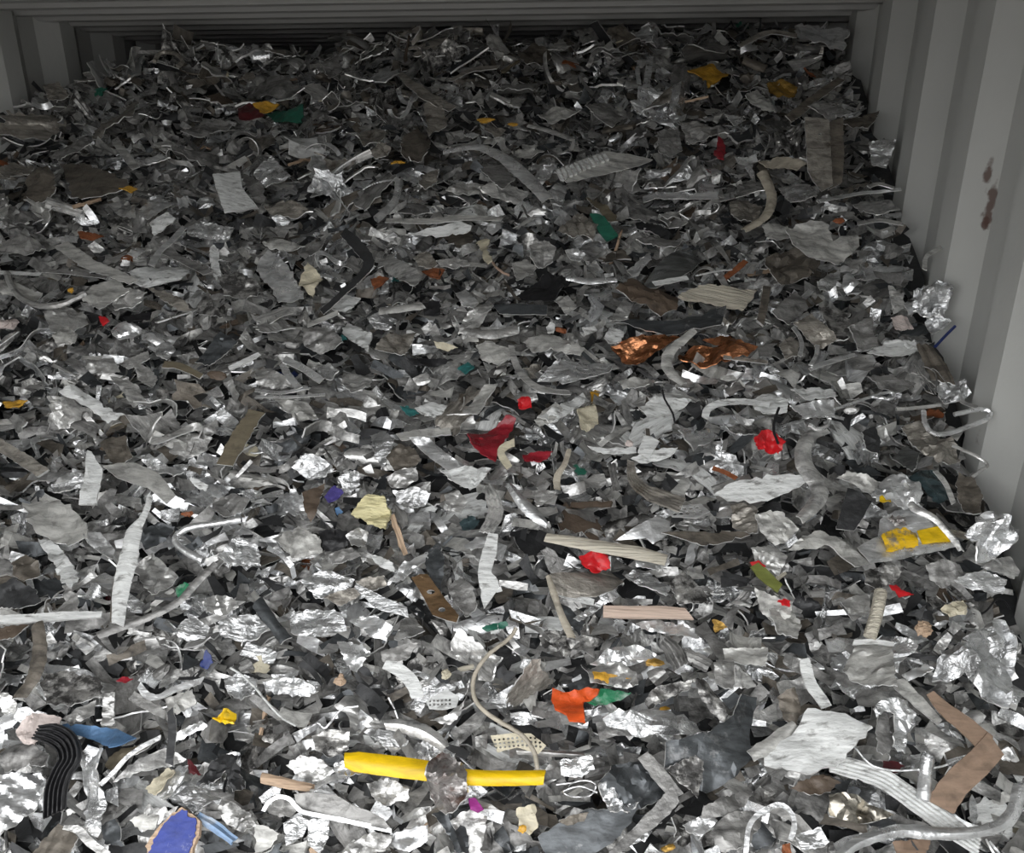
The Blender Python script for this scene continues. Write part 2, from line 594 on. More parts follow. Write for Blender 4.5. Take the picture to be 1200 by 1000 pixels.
# back wall, ribs upright
pr = []
x = XL - 0.05
while x < XR + 0.06:
    pr += [(x, 0.0), (x + 0.072, 0.0), (x + 0.140, 0.036), (x + 0.210, 0.036)]
    x += 0.278
verts, faces = [], []
for (x, d) in pr:
    verts += [(x, Y1 + d, 0.0), (x, Y1 + d, ZROOF + 0.03)]
for i in range(len(pr) - 1):
    a = 2 * i
    faces.append((a, a + 1, a + 3, a + 2))
struct('wall_back', to_mesh('wall_back', verts, faces, None), 'wall_paint')


def slab(name, x0, x1, y0, y1, z0, z1, mat):
    v = [(x0, y0, z0), (x1, y0, z0), (x1, y1, z0), (x0, y1, z0), (x0, y0, z1), (x1, y0, z1), (x1, y1, z1), (x0, y1, z1)]
    f = [(0, 3, 2, 1), (4, 5, 6, 7), (0, 1, 5, 4), (1, 2, 6, 5), (2, 3, 7, 6), (3, 0, 4, 7)]
    return struct(name, to_mesh(name, v, f, None), mat)


slab('floor', XL - 0.05, XR + 0.05, Y0, Y1 + 0.04, -0.03, 0.0, 'plywood')
slab('ground', -40, 40, -60, 40, -0.30, -0.17, 'concrete')
slab('trim_1', XL - 0.06, XR + 0.06, Y0 - 0.05, Y0, -0.17, 0.0, 'wall_paint')
slab('trim_2', XL - 0.06, XR + 0.06, Y0 - 0.05, Y0, ZROOF, ZROOF + 0.10, 'wall_paint')
slab('trim_3', XL - 0.10, XL - 0.0, Y0 - 0.05, Y0, 0.0, ZROOF, 'wall_paint')
slab('trim_4', XR + 0.0, XR + 0.10, Y0 - 0.05, Y0, 0.0, ZROOF, 'wall_paint')

# ------------------------------------------------------------------ the heap: core and small shreds nobody could count
def heap_n(x, y):
    e = 0.03
    dx = (heap_z(x + e, y) - heap_z(x - e, y)) / (2 * e)
    dy = (heap_z(x, y + e) - heap_z(x, y - e)) / (2 * e)
    return Vector((-dx, -dy, 1)).normalized()


def build_heap():
    xs = np.linspace(XL - 0.015, XR + 0.015, 70)
    ys = np.linspace(0.30, 4.6, 130)
    V, F, MI = [], [], []
    for yy in ys:
        for xx in xs:
            z = heap_z(xx, yy) - 0.055 + 0.02 * mnoise.noise(Vector((xx * 30, yy * 30, 0)))
            V.append((xx, yy, max(0.003, z)))
    nx = len(xs)
    for j in range(len(ys) - 1):
        for i in range(nx - 1):
            a = j * nx + i
            F.append((a, a + 1, a + nx + 1, a + nx))
            MI.append(0)
    names = ['dark', 'dull', 'silver', 'bright', 'slate', 'pale', 'taupe', 'foil']
    wts = np.array([0.10, 0.22, 0.24, 0.12, 0.08, 0.08, 0.06, 0.10])
    r = np.random.default_rng(11)
    N = 21000
    made = 0
    while made < N:
        x = r.uniform(XL + 0.03, XR - 0.03)
        y = r.uniform(0.45, 3.3)
        if y > 2.9 and r.random() < 0.5:
            continue
        n = heap_n(x, y)
        L, W = r.uniform(0.022, 0.075), r.uniform(0.008, 0.030)
        t = Vector(r.normal(0, 0.42, 3))
        n = (n + t).normalized()
        u = Vector((1, r.normal(0, 0.6), r.normal(0, 0.5)))
        u = (u - n * u.dot(n)).normalized()
        v = n.cross(u)
        c = Vector((x, y, heap_z(x, y))) + N0 * r.uniform(-0.055, 0.004)
        k1, k2 = r.normal(0, 0.35), r.normal(0, 0.3)
        base = len(V)
        tw = r.normal(0, 0.5)
        for s in (-0.5, -0.17, 0.17, 0.5):
            wd = W * r.uniform(0.55, 1.1)
            bend = L * (k1 * s * s * 2 + k2 * abs(s - 0.17))
            for q in (-0.5, 0.5):
                p = c + u * (s * L) + v * (q * wd) + n * (bend + q * wd * tw * s * 2)
                V.append((min(max(p.x, XL + 0.004), XR - 0.004), p.y, min(max(p.z, 0.004), ZROOF - 0.01)))
        for i in range(3):
            a = base + 2 * i
            F.append((a, a + 2, a + 3, a + 1))
        m = int(r.choice(len(names), p=wts))
        MI += [m] * 3
        made += 1
    me = bpy.data.meshes.new('scrap_shreds')
    me.from_pydata(V, [], F)
    for nm in names:
        me.materials.append(MATS[nm])
    me.polygons.foreach_set('material_index', MI)
    me.shade_smooth()
    me.set_sharp_from_angle(angle=math.radians(50))
    me.update()
    o = bpy.data.objects.new('scrap_shreds', me)
    col.objects.link(o)
    tag(o, 'dense bed of small shredded aluminium fragments filling the container', 'scrap', kind='stuff')
    return o


build_heap()

# ------------------------------------------------------------------ single pieces, laid where the photo shows them
FOOT = []          # their outlines, so that other pieces stay off them
FR = {}
KIND = {}
for _m in ('bright', 'foil', 'silver', 'dull', 'warm', 'taupe', 'slate', 'dark', 'pale', 'mottled', 'steel', 'nickel', 'rustyfoil', 'bronze', 'olive', 'brown', 'white'):
    KIND[_m] = ('metal', 'scrap metal')
for _m in ('black', 'red', 'crimson', 'maroon', 'orange', 'green', 'whitegreen', 'olivegreen', 'teal', 'darkteal', 'steelblue', 'deepblue', 'skyblue', 'purple', 'magenta', 'pinkish', 'yellow', 'amber', 'cream', 'chippedyellow', 'beige'):
    KIND[_m] = ('plastic', 'plastic')
for _m in ('wood', 'pinkwood', 'greywood', 'paleyellow', 'blue'):
    KIND[_m] = ('wood', 'wood')
KIND['cardboard'] = ('cardboard', 'cardboard')
KIND['copper'] = ('copper', 'scrap metal')
KIND['gold'] = ('brass', 'scrap metal')
KIND['rust'] = ('rusty', 'scrap metal')


def frame_at(px, py, lift, tu=0.0, tv=0.0):
    c0 = hit(px, py)
    n = Matrix.Rotation(math.radians(tu), 3, U0) @ (Matrix.Rotation(math.radians(tv), 3, V0) @ N0)
    u = (U0 - n * U0.dot(n)).normalized()
    v = n.cross(u)
    c = c0 + N0 * lift
    # slide back along the line of sight so that the lifted piece still covers the same patch
    r = ray(px, py)
    t = (c - CAM).dot(N0) / r.dot(N0)
    c = CAM + r * t
    return (c, u, v, n)


def uv_of(fr, px, py):
    c, u, v, n = fr
    r = ray(px, py)
    t = (c - CAM).dot(n) / r.dot(n)
    q = CAM + r * t - c
    return np.array((q.dot(u), q.dot(v)))


def inside(p, poly):
    x, y = p[0], p[1]
    res = False
    j = len(poly) - 1
    for i in range(len(poly)):
        xi, yi = poly[i][0], poly[i][1]
        xj, yj = poly[j][0], poly[j][1]
        if (yi > y) != (yj > y) and x < (xj - xi) * (y - yi) / (yj - yi) + xi:
            res = not res
        j = i
    return res


def finish(o, fr, desc, cat, parent, c2=None):
    c, u, v, n = fr
    if parent is None:
        o.matrix_world = Matrix(((u.x, v.x, n.x, c.x), (u.y, v.y, n.y, c.y), (u.z, v.z, n.z, c.z), (0, 0, 0, 1)))
        tag(o, desc + ' ' + zone(c), cat)
        FR[o.name] = fr
        # keep clear of the side walls and the roof
        M = o.matrix_world
        mx = max((M @ q.co).x for q in o.data.vertices)
        mn = min((M @ q.co).x for q in o.data.vertices)
        mz = max((M @ q.co).z for q in o.data.vertices)
        if mx > XR - 0.003:
            o.location.x -= mx - XR + 0.003
        if mn < XL + 0.003:
            o.location.x += XL + 0.003 - mn
        if mz > ZROOF - 0.004:
            o.location.z -= mz - ZROOF + 0.004
    else:
        o.parent = parent
        if desc:
            o['label'] = desc


SEED = [100]


def nrng():
    SEED[0] += 1
    return np.random.default_rng(SEED[0])


def poly(desc, mat, pts, lift=None, tu=None, tv=None, thick=0.0022, crumple=None, creases=4, bow=0.0, bowdir=0.0, ribs=None, rag=1.0, holes=(), name=None, cat=None, parent=None, up=0.0, res=17, sharp=34):
    r = nrng()
    kd = KIND[mat]
    if name is None:
        name = {'metal': 'sheet_metal_scrap', 'plastic': 'plastic_scrap', 'wood': 'wood_scrap', 'cardboard': 'cardboard_scrap', 'copper': 'copper_foil_scrap', 'brass': 'brass_scrap', 'rusty': 'rusty_scrap'}[kd[0]]
    cat = cat or kd[1]
    if lift is None:
        lift = r.uniform(0.026, 0.044)
    if tu is None:
        tu = r.normal(0, 9)
    if tv is None:
        tv = r.normal(0, 9)
    cx = sum(p[0] for p in pts) / len(pts)
    cy = sum(p[1] for p in pts) / len(pts)
    if parent is not None:
        fr = FR[parent.name]
    else:
        fr = frame_at(cx, cy, lift, tu, tv)
        FOOT.append([(p[0], p[1]) for p in pts])
    P = [uv_of(fr, *p) for p in pts]
    A = np.array(P)
    size = float(max(A.max(0) - A.min(0)))
    mean = A.mean(0)
    if crumple is None:
        crumple = size * 0.045
    step = max(size / res, 0.004)
    # ragged outline
    B = []
    for i in range(len(P)):
        a, b = P[i], P[(i + 1) % len(P)]
        L = float(np.linalg.norm(b - a))
        k = max(1, int(round(L / step)))
        nrm = np.array((-(b - a)[1], (b - a)[0])) / max(L, 1e-9)
        for q in range(k):
            p = a + (b - a) * (q / k)
            if q:
                p = p + nrm * r.normal(0, step * 0.22) * rag
            B.append(p)
    Hs = []
    for h in holes:                     # (px, py, rx, ry)
        hc = uv_of(fr, h[0], h[1])
        hx = uv_of(fr, h[0] + h[2], h[1]) - hc
        hy = uv_of(fr, h[0], h[1] + h[3]) - hc
        Hs.append([hc + hx * math.cos(a) + hy * math.sin(a) for a in [k * math.pi / 4 for k in range(8)]])
    verts2 = [tuple(p) for p in B]
    edges = [(i, (i + 1) % len(B)) for i in range(len(B))]
    for h in Hs:
        b0 = len(verts2)
        verts2 += [tuple(p) for p in h]
        edges += [(b0 + i, b0 + (i + 1) % len(h)) for i in range(len(h))]
    lo, hi = A.min(0), A.max(0)
    gx = np.arange(lo[0], hi[0], step)
    gy = np.arange(lo[1], hi[1], step * 0.9)
    Bn = np.array(B)
    for j, yy in enumerate(gy):
        for xx in gx:
            p = np.array((xx + (step * 0.5 if j % 2 else 0), yy)) + r.normal(0, step * 0.15, 2)
            if inside(p, B) and np.min(np.linalg.norm(Bn - p, axis=1)) > step * 0.5:
                if any(inside(p, h) or min(np.linalg.norm(p - q) for q in h) < step * 0.3 for h in Hs):
                    continue
                verts2.append(tuple(p))
    res_v, _e, res_f, *_ = delaunay_2d_cdt([Vector(p) for p in verts2], edges, [], 0, 1e-6)
    tris = []
    for f in res_f:
        c = sum((res_v[i] for i in f), Vector((0, 0))) / len(f)
        if inside(c, B) and not any(inside(c, h) for h in Hs):
            a, b, cc = (res_v[i] for i in f[:3])
            if (b - a).cross(cc - a) < 0:
                f = tuple(reversed(f))
            tris.append(tuple(f))
    lines = []
    for _ in range(creases):
        th = r.uniform(0, math.pi)
        d = np.array((math.cos(th), math.sin(th)))
        off = float(mean @ d) + r.uniform(-0.35, 0.35) * size
        lines.append((d, off, crumple * r.choice((-1, 1)) * r.uniform(0.5, 1.5), size * r.uniform(0.08, 0.4)))
    sd = float(r.uniform(0, 100))
    ca_ = r.uniform(0, math.pi)
    cd_ = np.array((math.cos(ca_), math.sin(ca_)))
    fine = 1.3 if kd[0] in ('metal', 'copper') else 0.5
    bd = np.array((math.cos(math.radians(bowdir)), math.sin(math.radians(bowdir))))
    half = max(1e-4, float(np.max(np.abs((A - mean) @ bd))))
    V = []
    for p in res_v:
        q = np.array((p[0], p[1]))
        w = up
        for (d, off, amp, wd) in lines:
            w += amp * max(0.0, 1 - abs(float(q @ d) - off) / wd)
        w += crumple * 0.8 * mnoise.noise(Vector((q[0] / size * 5, q[1] / size * 5, sd)))
        e1 = float(q @ cd_) / size
        e2 = float(q @ np.array((-cd_[1], cd_[0]))) / size
        w += crumple * fine * abs(mnoise.noise(Vector((e1 * 4, e2 * 13, sd + 3))))
        if bow:
            w -= bow * (float((q - mean) @ bd) / half) ** 2
        if ribs:
            d = np.array((math.cos(math.radians(ribs[0])), math.sin(math.radians(ribs[0]))))
            ph = float((q - mean) @ d) / (2 * half) * ribs[1]
            w += ribs[2] * (abs((ph % 1.0) - 0.5) * 4 - 1)
        V.append((p[0], p[1], w))
    vv, ff = shell(V, tris, thick)
    ed = kd[0] in ('metal', 'copper') and mat != 'copper'
    o = link(name, to_mesh(name, vv, ff, sharp, 2 * len(tris) if ed else None), mat, edge=ed)
    finish(o, fr, desc, cat, parent)
    return o


def smooth_path(P, n):
    P = [np.array(p, float) for p in P]
    if len(P) == 2:
        return [P[0] + (P[1] - P[0]) * (i / (n - 1)) for i in range(n)], [i / (n - 1) for i in range(n)]
    Q = [2 * P[0] - P[1]] + P + [2 * P[-1] - P[-2]]
    out, tt = [], []
    m = len(P) - 1
    for i in range(n):
        t = i / (n - 1) * m
        k = min(int(t), m - 1)
        f = t - k
        a, b, c, d = Q[k], Q[k + 1], Q[k + 2], Q[k + 3]
        out.append(0.5 * ((2 * b) + (-a + c) * f + (2 * a - 5 * b + 4 * c - d) * f * f + (-a + 3 * b - 3 * c + d) * f ** 3))
        tt.append(t)
    return out, tt


def strip(desc, mat, path, w, lift=None, tu=0.0, tv=0.0, thick=0.0022, bow=0.0, ribs=0, ribamp=0.0012, hump=None, noise=0.002, name=None, cat=None, parent=None, n=None, across=4, rag=0.06, ends=0.25, sharp=38):
    """a ribbon along a path; bow = curved or channel section, ribs = number of lengthwise ridges"""
    r = nrng()
    kd = KIND[mat]
    if name is None:
        name = {'metal': 'metal_strip_scrap', 'plastic': 'plastic_strip_scrap', 'wood': 'wood_stick', 'cardboard': 'cardboard_strip_scrap', 'copper': 'copper_strip', 'brass': 'brass_strip', 'rusty': 'rusty_strip'}[kd[0]]
    cat = cat or kd[1]
    if lift is None:
        lift = r.uniform(0.032, 0.048)
    cx = sum(p[0] for p in path) / len(path)
    cy = sum(p[1] for p in path) / len(path)
    if parent is not None:
        fr = FR[parent.name]
    else:
        fr = frame_at(cx, cy, lift, tu, tv)
    if not isinstance(w, (list, tuple)):
        w = [w] * len(path)
    hump = hump or [0] * len(path)
    P = [uv_of(fr, *p) for p in path]
    sc = float(np.linalg.norm(uv_of(fr, cx + 4, cy) - uv_of(fr, cx - 4, cy))) / 8
    L = sum(float(np.linalg.norm(P[i + 1] - P[i])) for i in range(len(P) - 1))
    if n is None:
        n = int(min(60, max(10, L / 0.007)))
    C, T = smooth_path(P, n)
    m = ribs * 4 + 1 if ribs else across + 1
    V, tris = [], []
    sd = float(r.uniform(0, 100))
    fpoly = []
    for i in range(n):
        a = C[max(0, i - 1)]
        b = C[min(n - 1, i + 1)]
        t = (b - a) / max(1e-9, float(np.linalg.norm(b - a)))
        nn = np.array((-t[1], t[0]))
        wd = float(np.interp(T[i], range(len(w)), w)) * sc * (1 + r.normal(0, rag))
        hh = float(np.interp(T[i], range(len(hump)), hump))
        sk = r.normal(0, 0.15) * wd if i in (0, n - 1) else 0
        for j in range(m):
            q = j / (m - 1) - 0.5
            p = C[i] + nn * (q * wd) + t * (sk * q * 2 * ends * 4)
            z = hh + noise * mnoise.noise(Vector((p[0] * 22, p[1] * 22, sd))) - bow * (4 * q * q)
            if ribs:
                z += ribamp * (1 if (j % 4) in (1, 2) else -1)
            V.append((p[0], p[1], z))
    for i in range(n - 1):
        for j in range(m - 1):
            a = i * m + j
            tris.append((a, a + m, a + m + 1, a + 1))
    # outward normals must point up (+z)
    va, vb, vc = Vector(V[tris[0][0]]), Vector(V[tris[0][1]]), Vector(V[tris[0][2]])
    if (vb - va).cross(vc - va).z < 0:
        tris = [tuple(reversed(f)) for f in tris]
    vv, ff = shell(V, tris, thick)
    ed = kd[0] in ('metal', 'copper') and mat != 'copper'
    o = link(name, to_mesh(name, vv, ff, sharp, 2 * len(tris) if ed else None), mat, edge=ed)
    finish(o, fr, desc, cat, parent)
    if parent is None or True:
        for i in range(len(path) - 1):
            (x0, y0), (x1, y1) = path[i], path[i + 1]
            d = math.hypot(x1 - x0, y1 - y0) or 1
            ox, oy = -(y1 - y0) / d * w[i] / 2, (x1 - x0) / d * w[i] / 2
            FOOT.append([(x0 + ox, y0 + oy), (x1 + ox, y1 + oy), (x1 - ox, y1 - oy), (x0 - ox, y0 - oy)])
    return o


def rod(desc, mat, path, rad, lift=None, tu=0.0, tv=0.0, hump=None, name='bent_metal_rod', cat='rod', parent=None, hollow=False, sides=7, n=None, flat=1.0, mark=True):
    r = nrng()
    if lift is None:
        lift = r.uniform(0.038, 0.05)
    cx = sum(p[0] for p in path) / len(path)
    cy = sum(p[1] for p in path) / len(path)
    fr = FR[parent.name] if parent is not None else frame_at(cx, cy, lift, tu, tv)
    P = [uv_of(fr, *p) for p in path]
    sc = float(np.linalg.norm(uv_of(fr, cx + 4, cy) - uv_of(fr, cx - 4, cy))) / 8
    hump = hump or [0] * len(path)
    if n is None:
        n = max(6, (len(path) - 1) * 7)
    C, T = smooth_path(P, n)
    pts = [Vector((C[i][0], C[i][1], float(np.interp(T[i], range(len(hump)), hump)) + r.normal(0, 0.0006))) for i in range(n)]
    V, F = [], []
    for i in range(n):
        t = (pts[min(n - 1, i + 1)] - pts[max(0, i - 1)]).normalized()
        a = Vector((0, 0, 1))
        s1 = t.cross(a).normalized()
        s2 = s1.cross(t)
        rr = rad * sc
        for k in range(sides):
            an = 2 * math.pi * k / sides
            V.append(pts[i] + s1 * (math.cos(an) * rr) + s2 * (math.sin(an) * rr * flat))
    for i in range(n - 1):
        for k in range(sides):
            a = i * sides + k
            b = i * sides + (k + 1) % sides
            F.append((a, b, b + sides, a + sides))
    if hollow:
        base = len(V)
        for i in range(n):
            for k in range(sides):
                V.append(pts[i] + (V[i * sides + k] - pts[i]) * 0.78)
        for i in range(n - 1):
            for k in range(sides):
                a = base + i * sides + k
                b = base + i * sides + (k + 1) % sides
                F.append((a, a + sides, b + sides, b))
        for k in range(sides):
            q = (k + 1) % sides
            F.append((k, base + k, base + q, q))
            e = (n - 1) * sides
            F.append((e + q, base + e + q, base + e + k, e + k))
    else:
        F.append(tuple(range(sides)))
        F.append(tuple(reversed(range((n - 1) * sides, n * sides))))
    o = link(name, to_mesh(name, V, F, 50), mat)
    bm = bmesh.new()
    bm.from_mesh(o.data)
    bmesh.ops.recalc_face_normals(bm, faces=bm.faces)
    bm.to_mesh(o.data)
    bm.free()
    finish(o, fr, desc, cat, parent)
    if mark and rad > 3:
        for i in range(len(path) - 1):
            (x0, y0), (x1, y1) = path[i], path[i + 1]
            FOOT.append([(x0 - rad, y0 - rad), (x1 + rad, y1 - rad), (x1 + rad, y1 + rad), (x0 - rad, y0 + rad)])
    return o


ICO = {}


def ico(sub):
    if sub not in ICO:
        bm = bmesh.new()
        bmesh.ops.create_icosphere(bm, subdivisions=sub, radius=1.0)
        ICO[sub] = ([v.co.copy() for v in bm.verts], [tuple(v.index for v in f.verts) for f in bm.faces])
        bm.free()
    return ICO[sub]


def crumple_ball(r, amp=0.35, sub=3):
    vs, fs = ico(sub)
    cuts = [(Vector(r.normal(0, 1, 3)).normalized(), r.uniform(0.15, 0.8), r.uniform(0.25, 0.6)) for _ in range(16)]
    sd = Vector(r.uniform(0, 50, 3))
    out = []
    for v in vs:
        k = 1.0
        for (d, off, dep) in cuts:
            q = v.dot(d)
            if q > off:
                k -= (q - off) * dep
        k += amp * (abs(mnoise.noise(v * 2.3 + sd)) - 0.25) + amp * 0.4 * (abs(mnoise.noise(v * 5.5 + sd)) - 0.25)
        out.append(v * max(0.25, k))
    return out, fs


def lump(desc, mat, c, rx, ry, lift=None, tilt=0.0, flat=0.7, name=None, cat=None, amp=0.45):
    r = nrng()
    kd = KIND[mat]
    if name is None:
        name = {'metal': 'crumpled_metal_lump', 'plastic': 'plastic_lump', 'wood': 'wood_lump', 'cardboard': 'cardboard_lump', 'copper': 'copper_lump', 'brass': 'brass_lump', 'rusty': 'rusty_lump'}[kd[0]]
    if lift is None:
        lift = 0.03
    fr = frame_at(c[0], c[1], lift, 0, 0)
    sc = float(np.linalg.norm(uv_of(fr, c[0] + 4, c[1]) - uv_of(fr, c[0] - 4, c[1]))) / 8
    V, F = crumple_ball(r, amp)
    ca, sa = math.cos(math.radians(tilt)), math.sin(math.radians(tilt))
    W = []
    for v in V:
        x, y = v.x * rx * sc * 1.15, v.y * ry * sc * 1.15
        W.append((x * ca - y * sa, x * sa + y * ca, v.z * min(rx, ry) * sc * flat))
    o = link(name, to_mesh(name, W, F, 28), mat)
    finish(o, fr, desc, cat or kd[1], None)
    FOOT.append([(c[0] + rx * math.cos(a), c[1] + ry * math.sin(a)) for a in [k * math.pi / 4 for k in range(8)]])
    return o


def wrap(o, part, nest=False):
    """make the thing an Empty at its base whose main body is one of its parts"""
    e = bpy.data.objects.new('wrapped_thing', None)
    col.objects.link(e)
    e.empty_display_size = 0.02
    nm = o.name
    e.matrix_world = o.matrix_world.copy()
    for k in ('label', 'category', 'group'):
        if k in o:
            e[k] = o[k]
            del o[k]
    kids = list(o.children)
    o.parent = e
    o.matrix_local = Matrix.Identity(4)
    for c in ([] if nest else kids):
        c.parent = e
        c.matrix_local = Matrix.Identity(4)
    o.name = part
    e.name = nm
    return e

# ---- near face of the heap
o = poly('large scratched white painted plate, bent up at one corner', 'white', [(940, 845), (947, 832), (982, 836), (1022, 852), (990, 890), (952, 908), (922, 903), (895, 896), (895, 885), (920, 865)], lift=0.06, crumple=0.004, creases=3, thick=0.004, name='painted_plate')
poly('dark slate bent panel with a raised tail', 'slate', [(780, 870), (832, 857), (860, 838), (875, 812), (897, 815), (890, 840), (882, 862), (882, 887), (860, 912), (832, 930), (820, 925), (820, 897), (782, 900)], lift=0.05, crumple=0.006, creases=3, bow=0.02, bowdir=60, rag=0.4, name='bent_sheet_scrap')
poly('mottled silver flap folded over the dark slate panel', 'mottled', [(780, 902), (800, 890), (815, 885), (824, 892), (822, 912), (817, 935), (800, 920)], lift=0.066, tu=12)
poly('dark crumpled sheet with a bright torn lower edge', 'slate', [(700, 917), (720, 897), (750, 892), (780, 922), (775, 937), (735, 952), (712, 950)], lift=0.04, crumple=0.009, creases=6)
poly('torn bright foil edge under the dark crumpled sheet', 'foil', [(702, 921), (716, 914), (726, 938), (748, 940), (741, 952), (714, 951)], lift=0.058, crumple=0.006)
s = strip('grey flat strip bent into a sharp V', 'dull', [(753, 885), (772, 907), (794, 934)], [14, 18, 17], lift=0.062, name='bent_flat_strip', noise=0.001)
strip('', 'dull', [(792, 930), (772, 953), (745, 977), (716, 1003)], [19, 17, 13, 8], parent=s, hump=[0.004, 0.001, 0, 0], name='strip_arm', noise=0.001)
wrap(s, 'strip_arm')
poly('wide dark charcoal plate at the foot of the heap', 'slate', [(630, 982), (660, 964), (687, 950), (747, 947), (740, 965), (712, 992), (690, 1003), (640, 1003)], lift=0.035, crumple=0.003, creases=2, rag=0.5)
poly('taupe lip-shaped torn fragment on the charcoal plate', 'taupe', [(655, 962), (672, 955), (690, 952), (685, 963), (665, 968)], lift=0.05)
poly('cream tag with an orange corner', 'cream', [(605, 948), (618, 944), (627, 943), (630, 970), (620, 979), (608, 972)], lift=0.05, crumple=0.003)
lump('small orange lump beside the cream tag', 'amber', (615, 973), 7, 6, lift=0.052)
lump('yellow-brown tangled lump among dark scrap', 'gold', (787, 992), 14, 7)
o = strip('white-grey ribbed long strip with punched slots', 'white', [(972, 895), (1000, 901), (1035, 913), (1062, 931), (1090, 951), (1120, 973), (1148, 993)], [20, 24, 25, 26, 26, 25, 22], lift=0.052, ribs=5, ribamp=0.0012, noise=0.001, rag=0.015, name='ribbed_strip')
for q in range(7):
    x0 = 1004 + q * 14
    y0 = 914 + (q * 7.2 if q < 3 else 14 + (q - 2) * 10)
    strip('', 'black', [(x0, y0), (x0 + 6, y0 + 3.4)], 1.6, parent=o, thick=0.001, hump=[0.0025, 0.0025], noise=0, name='slot')
wrap(o, 'strip', True)
s = strip('brown cardboard strip folded into an L beside the foil', 'cardboard', [(1090, 812), (1106, 830), (1132, 850), (1163, 878)], [10, 17, 22, 27], lift=0.066, noise=0.001, name='folded_cardboard_strip', thick=0.003, rag=0.02)
strip('', 'cardboard', [(1166, 872), (1148, 893), (1122, 918), (1104, 945)], [27, 28, 29, 30], parent=s, hump=[0.003, 0.001, -0.002, -0.006], noise=0.001, thick=0.003, name='cardboard_arm', rag=0.02)
wrap(s, 'cardboard_arm')
poly('brown cardboard scrap under the ribbed strip', 'cardboard', [(1045, 988), (1070, 984), (1092, 983), (1085, 1000), (1055, 1003)], lift=0.03, crumple=0.002)
strip('long bright curved metal edging along the foot', 'bright', [(985, 1004), (1008, 987), (1050, 974), (1085, 975), (1120, 977), (1160, 972), (1187, 957), (1199, 922)], [12, 13, 14, 15, 14, 13, 15, 17], lift=0.076, bow=0.006, noise=0.002, name='curved_edging')
poly('pale grey boxy folded scrap standing in the foil', 'pale', [(987, 787), (996, 768), (1005, 755), (1045, 757), (1049, 785), (1052, 805), (1020, 802), (995, 795)], lift=0.055, crumple=0.004)
strip('pale rim strip on top of the boxy grey scrap', 'white', [(1000, 753), (1025, 752), (1048, 755)], 6, lift=0.07)
poly('large crinkled bright foil sheet', 'foil', [(1092, 795), (1098, 778), (1107, 765), (1140, 752), (1160, 729), (1178, 728), (1190, 745), (1192, 765), (1187, 780), (1186, 810), (1183, 828), (1165, 828), (1150, 820), (1130, 795), (1110, 800)], lift=0.06, crumple=0.016, creases=11, res=16, name='crinkled_foil_sheet')
strip('pale greenish S-shaped strip', 'white', [(943, 772), (946, 788), (952, 805), (962, 818), (969, 829)], [13, 14, 14, 14, 12], lift=0.058)
rod('short crushed silver tube standing in the heap', 'bright', [(1084, 888), (1083, 905), (1082, 938)], 8, lift=0.06, hollow=True, sides=10, name='crushed_tube', cat='tube', hump=[0.012, 0.004, 0])
poly('bright horseshoe-shaped crumpled foil', 'foil', [(1020, 832), (1030, 822), (1042, 818), (1062, 822), (1070, 837), (1066, 852), (1062, 868), (1060, 884), (1045, 876), (1047, 850), (1046, 838), (1034, 834), (1026, 842)], lift=0.056, crumple=0.006)
poly('slate tongue-shaped plate inside the foil horseshoe', 'dull', [(1030, 837), (1042, 839), (1044, 862), (1043, 885), (1029, 881), (1028, 858)], lift=0.05, crumple=0.002)
poly('warm nickel-coloured creased sheet', 'nickel', [(970, 932), (985, 929), (1002, 932), (1025, 945), (1049, 955), (1030, 962), (1012, 965), (988, 961), (970, 957)], lift=0.05, crumple=0.007, creases=3, rag=0.3)
poly('dark brown textured plate below the white plate', 'brown', [(927, 922), (945, 912), (965, 907), (987, 917), (970, 927), (950, 931)], lift=0.04)
poly('dark flap standing beside the white plate', 'taupe', [(912, 817), (922, 808), (932, 805), (940, 825), (937, 840), (932, 852), (918, 842)], lift=0.05, bow=0.008, bowdir=0)
strip('pale curved strip sweeping under the white plate', 'pale', [(880, 886), (900, 874), (918, 861), (932, 848)], [14, 16, 16, 10], lift=0.045, bow=0.004)
strip('long pale silver strip above the cardboard strip', 'pale', [(1050, 797), (1066, 813), (1082, 828), (1102, 847)], [18, 17, 14, 9], lift=0.05)
poly('bright twisted chip beside the crinkled foil', 'bright', [(1056, 792), (1070, 784), (1087, 779), (1095, 784), (1082, 793), (1064, 799)], lift=0.06)
rod('thin curved silver wire across the dark gap', 'bright', [(1002, 876), (1020, 896), (1045, 903), (1078, 902), (1105, 898), (1122, 890)], 1.3, lift=0.062, name='wire_offcut', cat='wire')
poly('dark red scrap deep in the gap', 'maroon', [(1035, 892), (1048, 892), (1060, 898), (1052, 906), (1036, 903)], lift=0.03)
strip('bright rim of a crushed can', 'bright', [(893, 955), (905, 945), (918, 944), (929, 955), (931, 970), (926, 985)], 6, lift=0.062, name='can_rim')
poly('orange-brown chip at the very foot', 'rust', [(917, 990), (926, 988), (928, 1004), (918, 1004)], lift=0.05)
poly('bluish bright folded foil at the foot', 'foil', [(932, 980), (948, 973), (962, 970), (972, 987), (955, 996), (940, 996)], lift=0.05)
poly('dull curved sheet with a rolled edge', 'dull', [(825, 945), (848, 933), (870, 925), (886, 924), (878, 938), (862, 950), (842, 957), (825, 957)], lift=0.045, bow=0.012, bowdir=70)
poly('bright triangular flap at the foot', 'bright', [(800, 967), (818, 958), (832, 954), (841, 962), (822, 981), (808, 976)], lift=0.05)
poly('dull bucket-shaped bent sheet', 'dull', [(832, 975), (840, 963), (853, 954), (875, 950), (898, 947), (890, 970), (875, 993), (850, 1000), (838, 990)], lift=0.05, bow=0.02, bowdir=10)
strip('bright rolled rim of the bucket-shaped sheet', 'bright', [(900, 947), (886, 957), (877, 972), (874, 1002)], 6, lift=0.07)
